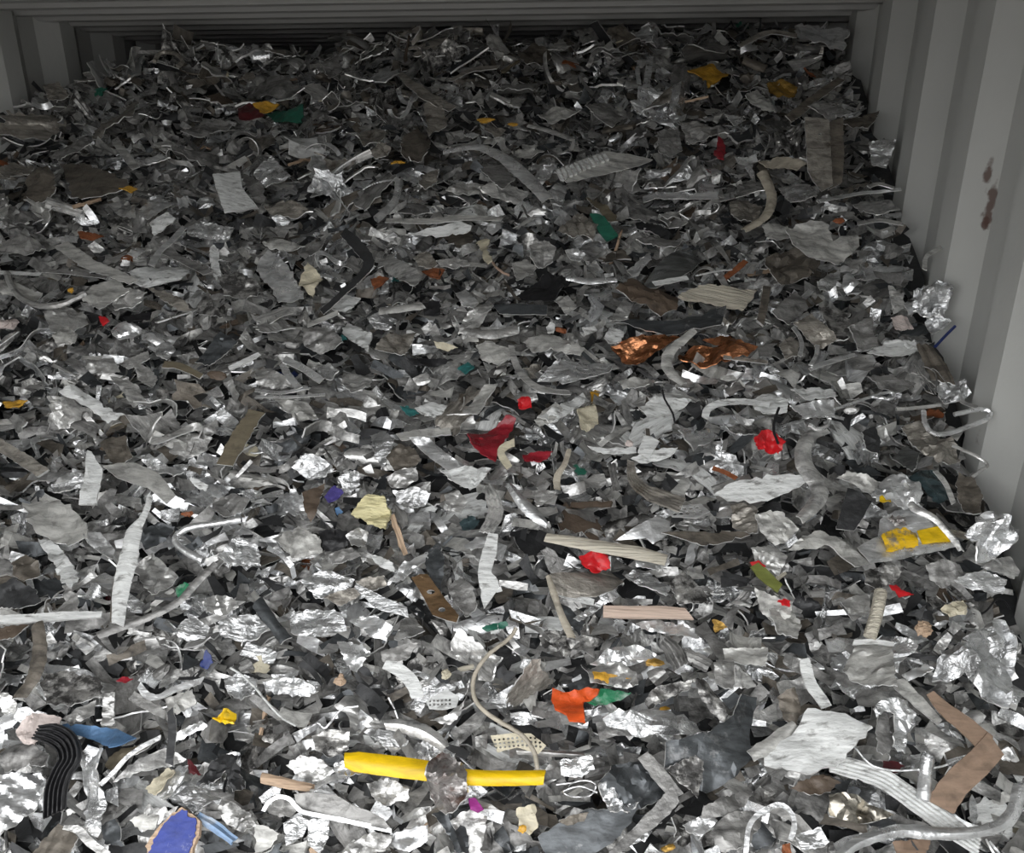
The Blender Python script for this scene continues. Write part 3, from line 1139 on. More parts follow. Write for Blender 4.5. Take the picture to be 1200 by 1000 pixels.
rod('twisted thin wire loops beside bright foil', 'bright', [(652, 920), (668, 918), (686, 915), (698, 920), (692, 932), (672, 934), (660, 928), (680, 922), (700, 929)], 1.0, lift=0.06, name='wire_tangle', cat='wire')
poly('square bright crumpled foil patch', 'foil', [(657, 892), (675, 887), (692, 885), (697, 902), (682, 912), (658, 909)], lift=0.05)
strip('slim silver tube lying level', 'silver', [(605, 880), (640, 882), (685, 885)], 7, bow=0.005, lift=0.045)
poly('large wrinkled bright foil piece like a crumpled tray', 'foil', [(704, 845), (716, 838), (735, 836), (775, 833), (800, 838), (817, 846), (820, 857), (800, 862), (775, 864), (747, 868), (725, 858), (710, 853)], lift=0.055, crumple=0.009, creases=9, res=15)
o = poly('bright orange broken plastic bracket', 'orange', [(647, 805), (660, 810), (687, 806), (702, 809), (700, 815), (682, 820), (684, 832), (686, 847), (667, 846), (664, 838), (650, 829), (645, 818)], lift=0.056, crumple=0.005, thick=0.004, rag=0.4, name='plastic_bracket')
o = poly('silver folded sheet carrying an amber patch', 'silver', [(688, 786), (706, 777), (725, 778), (746, 788), (748, 803), (735, 808), (712, 804), (692, 801)], lift=0.052, crumple=0.004)
poly('amber coating', 'amber', [(694, 790), (715, 792), (740, 796), (742, 805), (720, 804), (696, 800)], parent=o, up=0.0045, thick=0.0015, crumple=0.003, name='coating')
wrap(o, 'sheet')
poly('white and green printed foil beside the orange bracket', 'whitegreen', [(685, 820), (695, 812), (705, 807), (740, 812), (730, 820), (712, 826), (695, 825)], lift=0.047, crumple=0.004)
lump('gold crumpled wrapper', 'gold', (764, 779), 15, 6, lift=0.045)
poly('bright chevron-folded sheet', 'bright', [(692, 776), (712, 760), (747, 754), (775, 766), (755, 774), (735, 781), (712, 779)], lift=0.05, crumple=0.01, creases=4, rag=0.4)
strip('dull corrugated bent tube', 'dull', [(778, 748), (790, 760), (800, 780)], [16, 22, 22], ribs=4, ribamp=0.003, bow=0.008, lift=0.045)
strip('short corrugated hose end', 'dull', [(805, 767), (818, 772), (832, 780)], [14, 16, 14], ribs=3, ribamp=0.003, bow=0.005, lift=0.05)
poly('pale dull curved plate', 'pale', [(847, 760), (870, 758), (900, 757), (898, 780), (870, 778), (850, 772)], lift=0.04)
poly('silver square plate with a bent edge', 'silver', [(837, 777), (850, 772), (860, 773), (860, 807), (848, 806), (839, 801)], lift=0.045)
poly('silver triangular plate standing on edge', 'silver', [(862, 779), (876, 790), (887, 805), (872, 807), (862, 806)], lift=0.058, tv=25)
poly('mottled grey leaf-shaped plate', 'mottled', [(755, 822), (762, 811), (775, 803), (812, 797), (808, 808), (785, 818), (760, 833)], lift=0.05)
poly('dark mottled curved oval plate', 'mottled', [(812, 796), (828, 796), (842, 812), (853, 832), (850, 846), (838, 836), (825, 822)], lift=0.055, bow=0.01, bowdir=45)
# yellow bar pinched by crushed metal
s = strip('bright yellow painted flattened bar with a broken end', 'yellow', [(404, 890), (420, 893), (460, 898), (505, 904), (550, 911), (600, 912), (638, 911)], [10, 19, 20, 18, 13, 12, 11], lift=0.06, bow=0.005, noise=0.001, thick=0.004, rag=0.02, name='painted_bar', cat='bar')
poly('crushed rusty silver clump pinching the yellow bar', 'rustyfoil', [(502, 893), (512, 886), (526, 884), (543, 897), (547, 912), (548, 928), (535, 948), (522, 954), (508, 945), (500, 922)], lift=0.078, crumple=0.011, creases=9, res=14)
poly('bare silver torn cup below the yellow bar end', 'bright', [(391, 896), (402, 891), (416, 900), (424, 906), (410, 910), (395, 907)], lift=0.05)
o = poly('pewter channel sheet with a curled bright edge', 'dull', [(345, 931), (368, 929), (392, 932), (412, 943), (432, 950), (450, 960), (460, 973), (432, 968), (405, 962), (378, 957), (357, 953), (347, 940)], lift=0.055, crumple=0.003, rag=0.3, name='channel_sheet')
strip('bright curled lip', 'bright', [(309, 951), (316, 940), (328, 934), (340, 937), (347, 945), (356, 952), (380, 957), (405, 962), (432, 968), (459, 974)], 4.5, parent=o, hump=[0.002] * 10, thick=0.004, noise=0.0005, name='curled_lip')
wrap(o, 'sheet')
poly('dull inside of the curled channel', 'dull', [(311, 951), (322, 936), (340, 938), (346, 950), (340, 958), (322, 956)], lift=0.035, bow=0.01, bowdir=20)
strip('tan broken wooden stick', 'wood', [(305, 911), (322, 915), (345, 920), (365, 923)], [10, 11, 11, 8], lift=0.05, bow=0.004, thick=0.006, cat='stick')
strip('pale curved band like a peeled hoop', 'white', [(450, 779), (464, 783), (478, 794), (486, 806), (489, 818)], [10, 14, 16, 17, 14], lift=0.062, noise=0.0005)
hl = [(504 + i * 4.6, 822 + j * 4.5 - i * 0.3, 1.5, 1.4) for i in range(6) for j in range(2)]
poly('white perforated plate with two rows of holes', 'white', [(499, 822), (512, 814), (524, 808), (538, 817), (535, 829), (518, 832), (503, 831)], lift=0.055, crumple=0.001, creases=1, holes=hl, rag=0.3, res=14, name='perforated_plate')
rod('long beige frayed rope draped down the heap', 'beige', [(605, 736), (597, 748), (572, 768), (556, 792), (556, 818), (572, 837), (598, 853), (614, 864), (626, 882), (630, 902)], 2.6, lift=0.078, name='frayed_rope', cat='rope', sides=8)
gm = [(580 + i * 5.2 + j * 0.7, 864 + j * 4.6 + abs(i - 6) * 0.55, 1.5, 1.4) for i in range(11) for j in range(3)]
poly('off-white woven mesh scrap under the rope', 'cream', [(575, 862), (600, 859), (622, 860), (640, 874), (631, 884), (606, 876), (583, 882)], lift=0.055, crumple=0.003, creases=2, holes=gm, rag=0.2, res=16, name='mesh_scrap')
lump('small tan wooden lump', 'wood', (400, 795), 10, 8, lift=0.042)
lump('cream crumpled rosette', 'cream', (522, 791), 13, 8, lift=0.045)
poly('long bright wrinkled foil sheet', 'foil', [(307, 799), (330, 795), (350, 795), (372, 810), (350, 817), (330, 813), (312, 812)], lift=0.045, crumple=0.006)
poly('bright bent sheet with a fluted top', 'bright', [(395, 752), (412, 752), (426, 757), (435, 766), (426, 778), (417, 788), (406, 780)], lift=0.05)
poly('dull flat sheet behind the white band', 'dull', [(447, 764), (468, 757), (490, 754), (478, 772), (460, 779), (449, 776)], lift=0.04)
lump('bright faceted foil lump', 'foil', (452, 870), 26, 17, lift=0.035, tilt=-10)
strip('dull bowed half tube', 'silver', [(450, 848), (470, 849), (492, 855), (508, 864), (522, 876)], [12, 16, 17, 16, 10], bow=0.008, lift=0.046)
poly('magenta plastic chip', 'magenta', [(549, 936), (557, 935), (567, 949), (560, 953), (551, 949)], lift=0.05, rag=0.3)
for d_, m_, p_ in (
    ('silver folded flap at the foot', 'silver', [(408, 990), (425, 980), (440, 975), (460, 980), (452, 997), (430, 1003), (412, 1000)]),
    ('bright scooped sheet at the foot', 'bright', [(455, 980), (478, 972), (501, 967), (501, 985), (480, 999), (462, 993)]),
    ('upright silver crushed sleeve', 'silver', [(528, 962), (540, 952), (554, 949), (571, 957), (567, 980), (562, 1003), (540, 1003), (536, 980)]),
    ('bright vertical foil strip at the foot', 'foil', [(361, 962), (374, 958), (386, 960), (385, 982), (375, 1002), (361, 990)]),
    ('pale bent sheet with soft folds', 'pale', [(298, 965), (312, 968), (328, 977), (318, 993), (300, 1002)]),
    ('dark triangular plate', 'slate', [(506, 955), (522, 972), (536, 1002), (550, 1000), (546, 960), (535, 946)]),
    ('bright crumpled foil beside the tan stick', 'foil', [(303, 935), (318, 922), (330, 920), (328, 932), (312, 948)]),
    ('silver crumpled sheet with sharp folds', 'silver', [(430, 918), (455, 912), (480, 925), (478, 938), (455, 944), (440, 938)]),
    ('bright torn foil beside the pewter channel', 'foil', [(332, 965), (350, 957), (365, 962), (355, 980), (335, 992)]),
    ('silver wrinkled sheet above the tan stick', 'silver', [(335, 897), (352, 885), (375, 890), (392, 905), (372, 918), (350, 912)]),
    ('mottled crumpled silver sheet below wire', 'mottled', [(365, 862), (388, 855), (410, 858), (408, 878), (388, 888), (370, 880)]),
    ('bright crinkled scrap behind the perforated plate', 'foil', [(480, 828), (495, 808), (515, 800), (535, 806), (520, 812), (500, 822), (492, 838)]),
    ('silver torn plate with a pointed tip', 'silver', [(505, 845), (525, 838), (545, 820), (550, 795), (540, 838), (528, 850)]),
):
    poly(d_, m_, p_)
poly('pinkish white crumbling fragment', 'pinkish', [(16, 858), (24, 847), (32, 840), (47, 836), (62, 838), (73, 842), (68, 855), (47, 860), (40, 873), (28, 872)], lift=0.05, crumple=0.006)
strip('black ribbed rubber extrusion bent like a knee', 'black', [(42, 858), (60, 860), (76, 870), (81, 888), (72, 905), (65, 925), (63, 954)], [16, 24, 25, 26, 24, 25, 24], lift=0.07, ribs=5, ribamp=0.0026, noise=0.0005, rag=0.01, name='rubber_extrusion', cat='rubber')
poly('crumpled steel-blue sheet', 'steelblue', [(73, 850), (90, 850), (108, 852), (125, 853), (142, 857), (163, 867), (150, 876), (136, 881), (118, 871), (95, 863)], lift=0.055, crumple=0.006, creases=6)
poly('long crumpled bright foil strip', 'foil', [(90, 893), (96, 882), (104, 874), (121, 877), (118, 895), (115, 915), (120, 950), (112, 982), (97, 970), (92, 940)], lift=0.06, crumple=0.008, creases=8, res=15)
o = poly('chipped blue painted board with bare tan edges', 'wood', [(170, 992), (180, 978), (188, 966), (200, 955), (213, 946), (225, 954), (234, 962), (233, 980), (222, 1004), (174, 1004)], lift=0.065, crumple=0.001, creases=1, thick=0.007, rag=0.8, name='painted_board', cat='board')
poly('worn blue paint', 'blue', [(178, 992), (189, 972), (199, 960), (214, 949), (231, 962), (230, 980), (221, 1002), (177, 1003)], parent=o, up=0.0022, thick=0.0015, crumple=0.0004, creases=0, rag=1.6, res=24, name='paint_layer')
wrap(o, 'board')
s = strip('sky-blue and white plastic profile', 'skyblue', [(231, 957), (250, 968), (274, 986)], [10, 11, 10], lift=0.055, ribs=1, ribamp=0.003, noise=0.0005)
poly('bright yellow crumpled wrapper', 'yellow', [(252, 843), (258, 836), (266, 831), (276, 836), (276, 850), (262, 848)], lift=0.058, crumple=0.007, creases=6)
for d_, m_, p_, k_ in (
    ('pale grey boxy plate', 'pale', [(194, 820), (210, 813), (225, 808), (230, 825), (207, 838), (198, 832)], {}),
    ('white-striped bright profile end', 'bright', [(196, 866), (215, 855), (237, 845), (244, 852), (222, 862), (203, 873)], {'ribs': (-60, 3, 0.0015)}),
    ('silver dome-backed curved sheet', 'silver', [(130, 916), (150, 897), (172, 884), (195, 876), (218, 889), (200, 898), (185, 900), (160, 906)], {'bow': 0.012, 'bowdir': 60, 'crumple': 0.003}),
    ('brown inner fold beneath the dome-backed sheet', 'olive', [(123, 898), (135, 885), (160, 877), (182, 869), (168, 882), (150, 890), (132, 906)], {}),
    ('cream and white block-like folded scrap', 'cream', [(170, 925), (183, 911), (197, 900), (204, 905), (192, 920), (182, 932)], {}),
    ('white folded foil beside the cream block', 'bright', [(186, 933), (198, 912), (210, 898), (221, 900), (216, 914), (200, 932), (190, 938)], {}),
    ('wide bright fluted sheet at the heap edge', 'bright', [(-4, 910), (20, 905), (45, 904), (53, 920), (46, 935), (37, 950), (15, 970), (-4, 976)], {'ribs': (70, 5, 0.0022), 'res': 20, 'crumple': 0.004}),
    ('taupe plate with a reddish corner', 'taupe', [(37, 1003), (52, 982), (70, 965), (93, 982), (82, 1003)], {'crumple': 0.002}),
    ('mottled pewter crumpled sheet', 'mottled', [(47, 800), (60, 790), (78, 786), (117, 797), (121, 815), (103, 824), (85, 831), (55, 826)], {}),
    ('silver leaf-shaped blade', 'silver', [(74, 843), (92, 832), (113, 821), (111, 838), (98, 845), (84, 848)], {}),
    ('narrow upright silver plate', 'silver', [(122, 813), (135, 812), (134, 830), (133, 851), (119, 851), (120, 832)], {'crumple': 0.002}),
    ('charcoal folded cloth-like sheet', 'dark', [(230, 921), (245, 900), (262, 885), (285, 890), (288, 925), (278, 931), (268, 906), (252, 918)], {'crumple': 0.008}),
    ('deep blue plastic bit', 'deepblue', [(234, 781), (238, 770), (242, 761), (250, 777), (243, 785)], {}),
    ('dark red chip beside the dome-backed sheet', 'maroon', [(219, 889), (227, 895), (236, 908), (222, 907)], {}),
    ('small red chip in grey scrap', 'crimson', [(136, 798), (144, 793), (156, 796), (148, 801)], {}),
    ('silver bent plate low beside the board', 'silver', [(255, 948), (272, 940), (292, 952), (300, 968), (282, 975), (265, 966)], {}),
    ('pale green-grey scrap above the blue board', 'pale', [(152, 962), (168, 955), (186, 955), (182, 970), (168, 975)], {}),
    ('bright crumpled foil below the deep blue bit', 'foil', [(262, 795), (280, 788), (300, 795), (298, 812), (280, 820), (266, 812)], {}),
    ('silver double-flap scrap at the heap edge', 'silver', [(-3, 812), (10, 812), (20, 825), (18, 838), (2, 835)], {}),
    ('dull broad sheet beside the ribbed rubber', 'dull', [(-3, 885), (18, 872), (40, 872), (58, 885), (58, 900), (30, 898), (5, 905)], {}),
    ('dark folded sheet low beside the foil strip', 'slate', [(118, 968), (135, 960), (142, 975), (146, 992), (125, 990)], {}),
):
    poly(d_, m_, p_, **k_)
strip('thin silver strip above the boxy plate', 'bright', [(163, 803), (172, 815), (186, 817), (205, 808), (237, 797)], [7, 8, 6, 8, 7], lift=0.06)
strip('dark charcoal upright band', 'dark', [(199, 832), (202, 855), (198, 896)], [7, 9, 9], lift=0.062)
strip('bright rim strip over the brown fold', 'bright', [(117, 920), (133, 905), (148, 888), (165, 876), (188, 864)], 5, lift=0.066)
strip('dull sloping flat bar', 'dull', [(154, 815), (170, 825), (193, 838)], [10, 11, 8], lift=0.055)
strip('silver curved band at the foot', 'silver', [(74, 970), (92, 973), (102, 985), (126, 1003)], [4, 8, 9, 8], lift=0.06)
strip('brown bent strip with a torn pale edge', 'taupe', [(42, 730), (45, 752), (43, 775), (36, 796), (20, 818)], [13, 17, 17, 16, 16], lift=0.066, bow=0.004)
rod('white thin wire sticking out of the heap', 'white', [(270, 783), (283, 791), (298, 805), (312, 822), (330, 841), (347, 851)], 1.3, lift=0.07, name='wire_offcut', cat='wire')
rod('silver zigzag wire in crumpled foil', 'bright', [(355, 858), (372, 848), (382, 853), (400, 832), (420, 828)], 1.4, lift=0.06, name='wire_offcut', cat='wire')

# ---- lower middle of the heap
o = poly('big white-silver panel with yellow printed squares', 'bright', [(1006, 640), (1030, 628), (1032, 608), (1050, 597), (1075, 592), (1095, 608), (1108, 622), (1120, 641), (1095, 647), (1060, 654), (1020, 660)], lift=0.062, tu=4, tv=0, crumple=0.004, creases=4, rag=0.3, name='printed_panel', cat='panel')
poly('chipped yellow square', 'chippedyellow', [(1031, 629), (1042, 623), (1056, 620), (1072, 626), (1074, 642), (1055, 646), (1037, 648)], parent=o, up=0.006, thick=0.0018, crumple=0.002, name='yellow_square', rag=1.2)
poly('clean yellow square', 'yellow', [(1073, 624), (1086, 621), (1100, 618), (1117, 636), (1098, 638), (1079, 640)], parent=o, up=0.006, thick=0.0018, crumple=0.002, name='yellow_square', rag=0.1)
wrap(o, 'sheet')
lump('crushed brown-grey knot on the printed panel', 'rustyfoil', (1049, 610), 15, 12, lift=0.078, amp=0.7)
o = poly('silver flap torn from the printed panel', 'bright', [(1020, 580), (1035, 565), (1055, 559), (1076, 572), (1076, 592), (1060, 597), (1045, 589), (1027, 588)], lift=0.07, crumple=0.006)
poly('yellow paint patch', 'yellow', [(1029, 585), (1040, 583), (1043, 591), (1031, 591)], parent=o, up=0.006, thick=0.0015, crumple=0.002, name='paint_patch')
wrap(o, 'sheet')
strip('silver rolled ridge linking flap and printed panel', 'silver', [(1060, 562), (1068, 580), (1073, 594), (1096, 606), (1118, 630), (1128, 645)], [10, 12, 12, 9, 9, 6], lift=0.074, bow=0.005)
poly('pale bluish arm-shaped sheet', 'pale', [(981, 560), (995, 553), (1013, 559), (1033, 567), (1022, 581), (1000, 568)], lift=0.062)
poly('dark teal glossy plastic sheet', 'darkteal', [(1067, 558), (1080, 550), (1095, 550), (1108, 565), (1116, 583), (1100, 591), (1082, 572)], lift=0.06, crumple=0.004, bow=0.008, bowdir=30)
poly('pale blue-grey shiny tile', 'steel', [(1045, 537), (1053, 530), (1062, 523), (1077, 532), (1074, 543), (1070, 553)], lift=0.058, crumple=0.002)
strip('silver lath in front of the teal sheet', 'silver', [(1096, 552), (1108, 566), (1118, 590)], 6, lift=0.075)
poly('large dull-bright foil clump', 'foil', [(1130, 626), (1140, 612), (1152, 604), (1175, 610), (1196, 620), (1187, 635), (1178, 648), (1160, 658), (1140, 663)], lift=0.06, crumple=0.012, creases=9)
poly('silver crushed cap', 'silver', [(1150, 665), (1168, 655), (1184, 652), (1196, 670), (1190, 678), (1170, 673)], lift=0.05)
poly('wrinkled silver foil with frilled edge', 'foil', [(1118, 680), (1135, 672), (1152, 669), (1180, 680), (1176, 696), (1155, 694), (1132, 689)], lift=0.05)
poly('flat black rubber plate', 'dark', [(980, 620), (986, 595), (993, 572), (1008, 578), (1022, 588), (1012, 606), (1001, 622)], lift=0.045, crumple=0.002, rag=0.4)
poly('pale folded crinkled sheet', 'pale', [(922, 646), (935, 633), (952, 624), (977, 630), (998, 646), (1018, 661), (1000, 666), (985, 655), (970, 641), (945, 645)], lift=0.056, crumple=0.006)
rod('pale greenish round wooden peg', 'greywood', [(1032, 694), (1027, 720), (1019, 747)], 7.5, lift=0.07, name='wooden_peg', cat='wood', sides=9)
poly('red torn ribbon', 'red', [(1042, 686), (1050, 685), (1056, 692), (1071, 697), (1054, 700)], lift=0.055)
poly('red flat chip', 'red', [(911, 705), (918, 702), (926, 704), (926, 711), (916, 710)], lift=0.05)
lump('tan frayed tuft', 'wood', (1085, 735), 11, 11, lift=0.05, amp=0.9)
poly('cream wrinkled foil', 'cream', [(1103, 713), (1115, 706), (1128, 704), (1131, 722), (1112, 724)], lift=0.05, crumple=0.006)
strip('S-shaped silver channel', 'silver', [(968, 502), (952, 508), (943, 522), (944, 543), (957, 562), (962, 578), (952, 594), (938, 607)], [12, 15, 19, 22, 22, 19, 16, 12], lift=0.075, bow=0.007, noise=0.0005, rag=0.015, name='metal_channel')
poly('long pale leaf-shaped scrap', 'white', [(836, 580), (850, 569), (867, 563), (905, 558), (940, 555), (948, 562), (925, 576), (900, 587), (865, 589)], lift=0.055, crumple=0.003)
poly('bright red plastic wrapper', 'red', [(883, 514), (892, 510), (903, 509), (921, 519), (912, 534), (898, 531), (888, 529)], lift=0.058, crumple=0.006, creases=6)
strip('olive-green plastic strip', 'olivegreen', [(884, 662), (897, 675), (914, 690)], [13, 15, 13], lift=0.055)
poly('red tip beside the olive-green strip', 'red', [(879, 659), (889, 657), (898, 664), (886, 667)], lift=0.05)
strip('small orange-brown sliver', 'rust', [(835, 548), (849, 553), (863, 561)], 5.5, lift=0.05)
strip('long off-white weathered bar', 'greywood', [(639, 629), (670, 634), (710, 641), (750, 648), (781, 656)], [11, 15, 16, 17, 14], lift=0.068, bow=0.003, thick=0.007, noise=0.0008, rag=0.02, name='weathered_bar', cat='bar')
strip('pinkish planed wooden stick', 'pinkwood', [(707, 716), (740, 717), (775, 717), (808, 719)], [14, 15, 15, 13], lift=0.062, thick=0.009, noise=0.0003, rag=0.015, bow=0.001, cat='stick')
poly('red crumpled plastic under the weathered bar', 'red', [(679, 652), (692, 646), (711, 650), (716, 665), (698, 671), (686, 664)], lift=0.055, crumple=0.005)
poly('dull curved plate like a trough', 'warm', [(645, 672), (665, 670), (690, 669), (720, 666), (733, 680), (718, 692), (700, 698), (672, 696), (652, 692)], lift=0.05, bow=0.016, bowdir=80, crumple=0.002, rag=0.3)
strip('white-blue lath under the trough plate', 'white', [(650, 693), (672, 700), (696, 706)], 8, lift=0.04)
strip('beige twisted fabric strip', 'beige', [(642, 674), (649, 695), (657, 718), (670, 747)], [6, 8, 8, 9], lift=0.07, bow=0.003)
strip('beige short fabric strip', 'beige', [(667, 526), (662, 543), (653, 558), (653, 573)], [6, 7, 8, 8], lift=0.062, bow=0.002)
poly('small pale square tag', 'white', [(755, 510), (764, 512), (773, 517), (767, 527), (760, 538), (747, 530)], lift=0.078, crumple=0.0005, creases=0, rag=0.1)
poly('pale torn tape under the square tag', 'white', [(688, 522), (712, 526), (746, 524), (746, 531), (722, 533), (700, 530)], lift=0.06, crumple=0.002)
poly('pale pointed tape beside the square tag', 'white', [(739, 538), (755, 532), (775, 526), (794, 525), (786, 535), (770, 541), (752, 543)], lift=0.062, crumple=0.002)
lump('tiny pale flower-like knot', 'pinkish', (735, 519), 7, 6, lift=0.07)
strip('ribbed taupe strap curving down the slope', 'warm', [(739, 541), (742, 560), (757, 575), (778, 584), (800, 592)], [8, 14, 20, 22, 22], ribs=5, ribamp=0.0018, lift=0.055)
strip('ribbed upright strap', 'dull', [(717, 543), (719, 558), (724, 575)], 9, ribs=2, ribamp=0.0014, lift=0.055)
poly('bright smooth domed plate', 'bright', [(722, 632), (745, 617), (770, 604), (786, 610), (786, 622), (776, 632), (765, 638), (757, 631), (740, 632)], lift=0.06, crumple=0.002, creases=1, bow=0.01, bowdir=50, rag=0.2)
hh = [(787 + i * 7.5 + (3.7 if j else 0), 598 + j * 5 - i * 0.6, 2.6, 1.7) for i in range(5) for j in range(2)]
poly('silver honeycomb plate with round holes', 'bright', [(780, 598), (800, 593), (822, 591), (832, 600), (816, 608), (788, 606)], lift=0.055, crumple=0.001, holes=hh, rag=0.2, res=14, name='perforated_plate')
poly('long brown-taupe leaf-shaped sheet', 'taupe', [(774, 627), (800, 626), (830, 628), (865, 625), (877, 630), (850, 637), (825, 643), (803, 637)], lift=0.05, crumple=0.003)
for d_, m_, p_ in (
    ('mottled dull cloth-like sheet', 'mottled', [(785, 686), (792, 675), (802, 669), (816, 684), (826, 695), (831, 708), (795, 708)]),
    ('bright torn foil beside the trough plate', 'foil', [(732, 675), (745, 669), (758, 671), (786, 687), (781, 698), (766, 693), (750, 688)]),
    ('silver triangular scrap', 'silver', [(624, 575), (640, 574), (653, 577), (640, 588), (629, 596)]),
    ('taupe crumpled sheet', 'warm', [(857, 593), (872, 592), (888, 598), (888, 626), (872, 624), (858, 618)]),
    ('pale green-grey torn sheet', 'pale', [(885, 603), (900, 599), (917, 600), (936, 620), (922, 635), (908, 640), (890, 622)]),
    ('gold brass chip', 'gold', [(834, 727), (843, 728), (853, 735), (838, 741)]),
    ('dull broad sheet below the trough plate', 'slate', [(655, 705), (668, 712), (685, 730), (678, 745), (665, 730)]),
    ('bright crumpled foil above the pink stick', 'foil', [(672, 725), (690, 712), (712, 695), (714, 702), (700, 715), (680, 728)]),
    ('bright frilled foil strip below the pink stick', 'bright', [(745, 733), (775, 728), (810, 735), (820, 748), (790, 744), (760, 742)]),
    ('pale silver fan-shaped crumple', 'pale', [(885, 690), (905, 700), (930, 705), (925, 725), (905, 730), (890, 715)]),
    ('silver folded plate below the black plate', 'silver', [(880, 642), (905, 640), (922, 652), (915, 668), (892, 665)]),
    ('bright scooped fragment beside the weathered bar', 'bright', [(772, 645), (785, 648), (784, 662), (768, 668), (745, 664), (744, 655)]),
    ('mottled silver crumple beneath the printed panel', 'mottled', [(1015, 668), (1040, 662), (1060, 665), (1052, 680), (1030, 690), (1014, 684)]),
    ('dull wide sheet beneath the foil clump', 'dull', [(1085, 662), (1105, 655), (1125, 662), (1130, 675), (1105, 690), (1090, 680)]),
    ('silver torn triangular sheet beside the peg', 'silver', [(985, 705), (1002, 698), (1020, 695), (1018, 720), (1000, 728)]),
    ('pale grey plate below the red chip', 'pale', [(900, 715), (922, 712), (940, 728), (935, 748), (912, 742)]),
    ('taupe sheet tucked against the wall', 'taupe', [(1122, 555), (1140, 560), (1152, 580), (1150, 600), (1132, 600), (1122, 580)]),
):
    poly(d_, m_, p_)
strip('bright U-shaped gutter piece', 'bright', [(596, 566), (610, 585), (625, 600), (641, 614)], [8, 14, 16, 8], bow=0.007, lift=0.06)
poly('pale yellow weathered block', 'paleyellow', [(411, 603), (420, 590), (432, 579), (451, 582), (456, 600), (451, 618), (432, 611)], lift=0.062, crumple=0.005, thick=0.008, name='weathered_block')
poly('red crumpled plastic film', 'crimson', [(549, 503), (568, 494), (587, 486), (598, 483), (606, 486), (603, 497), (592, 513), (582, 537), (568, 530), (556, 522)], lift=0.064, crumple=0.009, creases=7)
poly('dark red flat film beside the crumpled red film', 'crimson', [(612, 532), (630, 529), (648, 530), (634, 541), (614, 540)], lift=0.05)
poly('small red crumpled cap', 'red', [(606, 469), (613, 466), (622, 468), (623, 478), (608, 481)], lift=0.055, crumple=0.004)
strip('pale twisted strip crossing the red film', 'cream', [(603, 518), (592, 523), (587, 532), (597, 548)], [9, 10, 9, 8], lift=0.08)
poly('bright flat plate with a clean edge', 'bright', [(479, 512), (492, 510), (503, 512), (522, 530), (546, 546), (525, 551), (503, 535)], lift=0.06, crumple=0.003, rag=0.3)
poly('white crinkled sheet at the plate end', 'white', [(514, 548), (532, 545), (552, 545), (576, 550), (565, 562), (550, 573), (530, 562)], lift=0.058, crumple=0.005)
strip('pale level flat bar', 'pale', [(467, 512), (495, 508), (528, 505)], [11, 12, 9], lift=0.058, thick=0.004, noise=0.0005)
poly('bronze-brown bracket with two holes and a bright tip', 'bronze', [(482, 677), (492, 673), (501, 673), (518, 697), (538, 722), (535, 730), (520, 726), (507, 721), (496, 700)], lift=0.07, crumple=0.001, creases=1, holes=((505, 694, 5, 2.6), (518, 715, 4.2, 2.8)), rag=0.15, thick=0.004, res=14, name='punched_bracket', cat='bracket')
strip('ribbed silver strap standing upright', 'silver', [(571, 569), (578, 585), (580, 602), (569, 624)], [10, 18, 19, 15], ribs=3, ribamp=0.0022, lift=0.06)
strip('white creased strip with a flared end', 'white', [(578, 625), (574, 645), (568, 670), (573, 685), (577, 700)], [12, 17, 15, 22, 24], lift=0.066, noise=0.003)
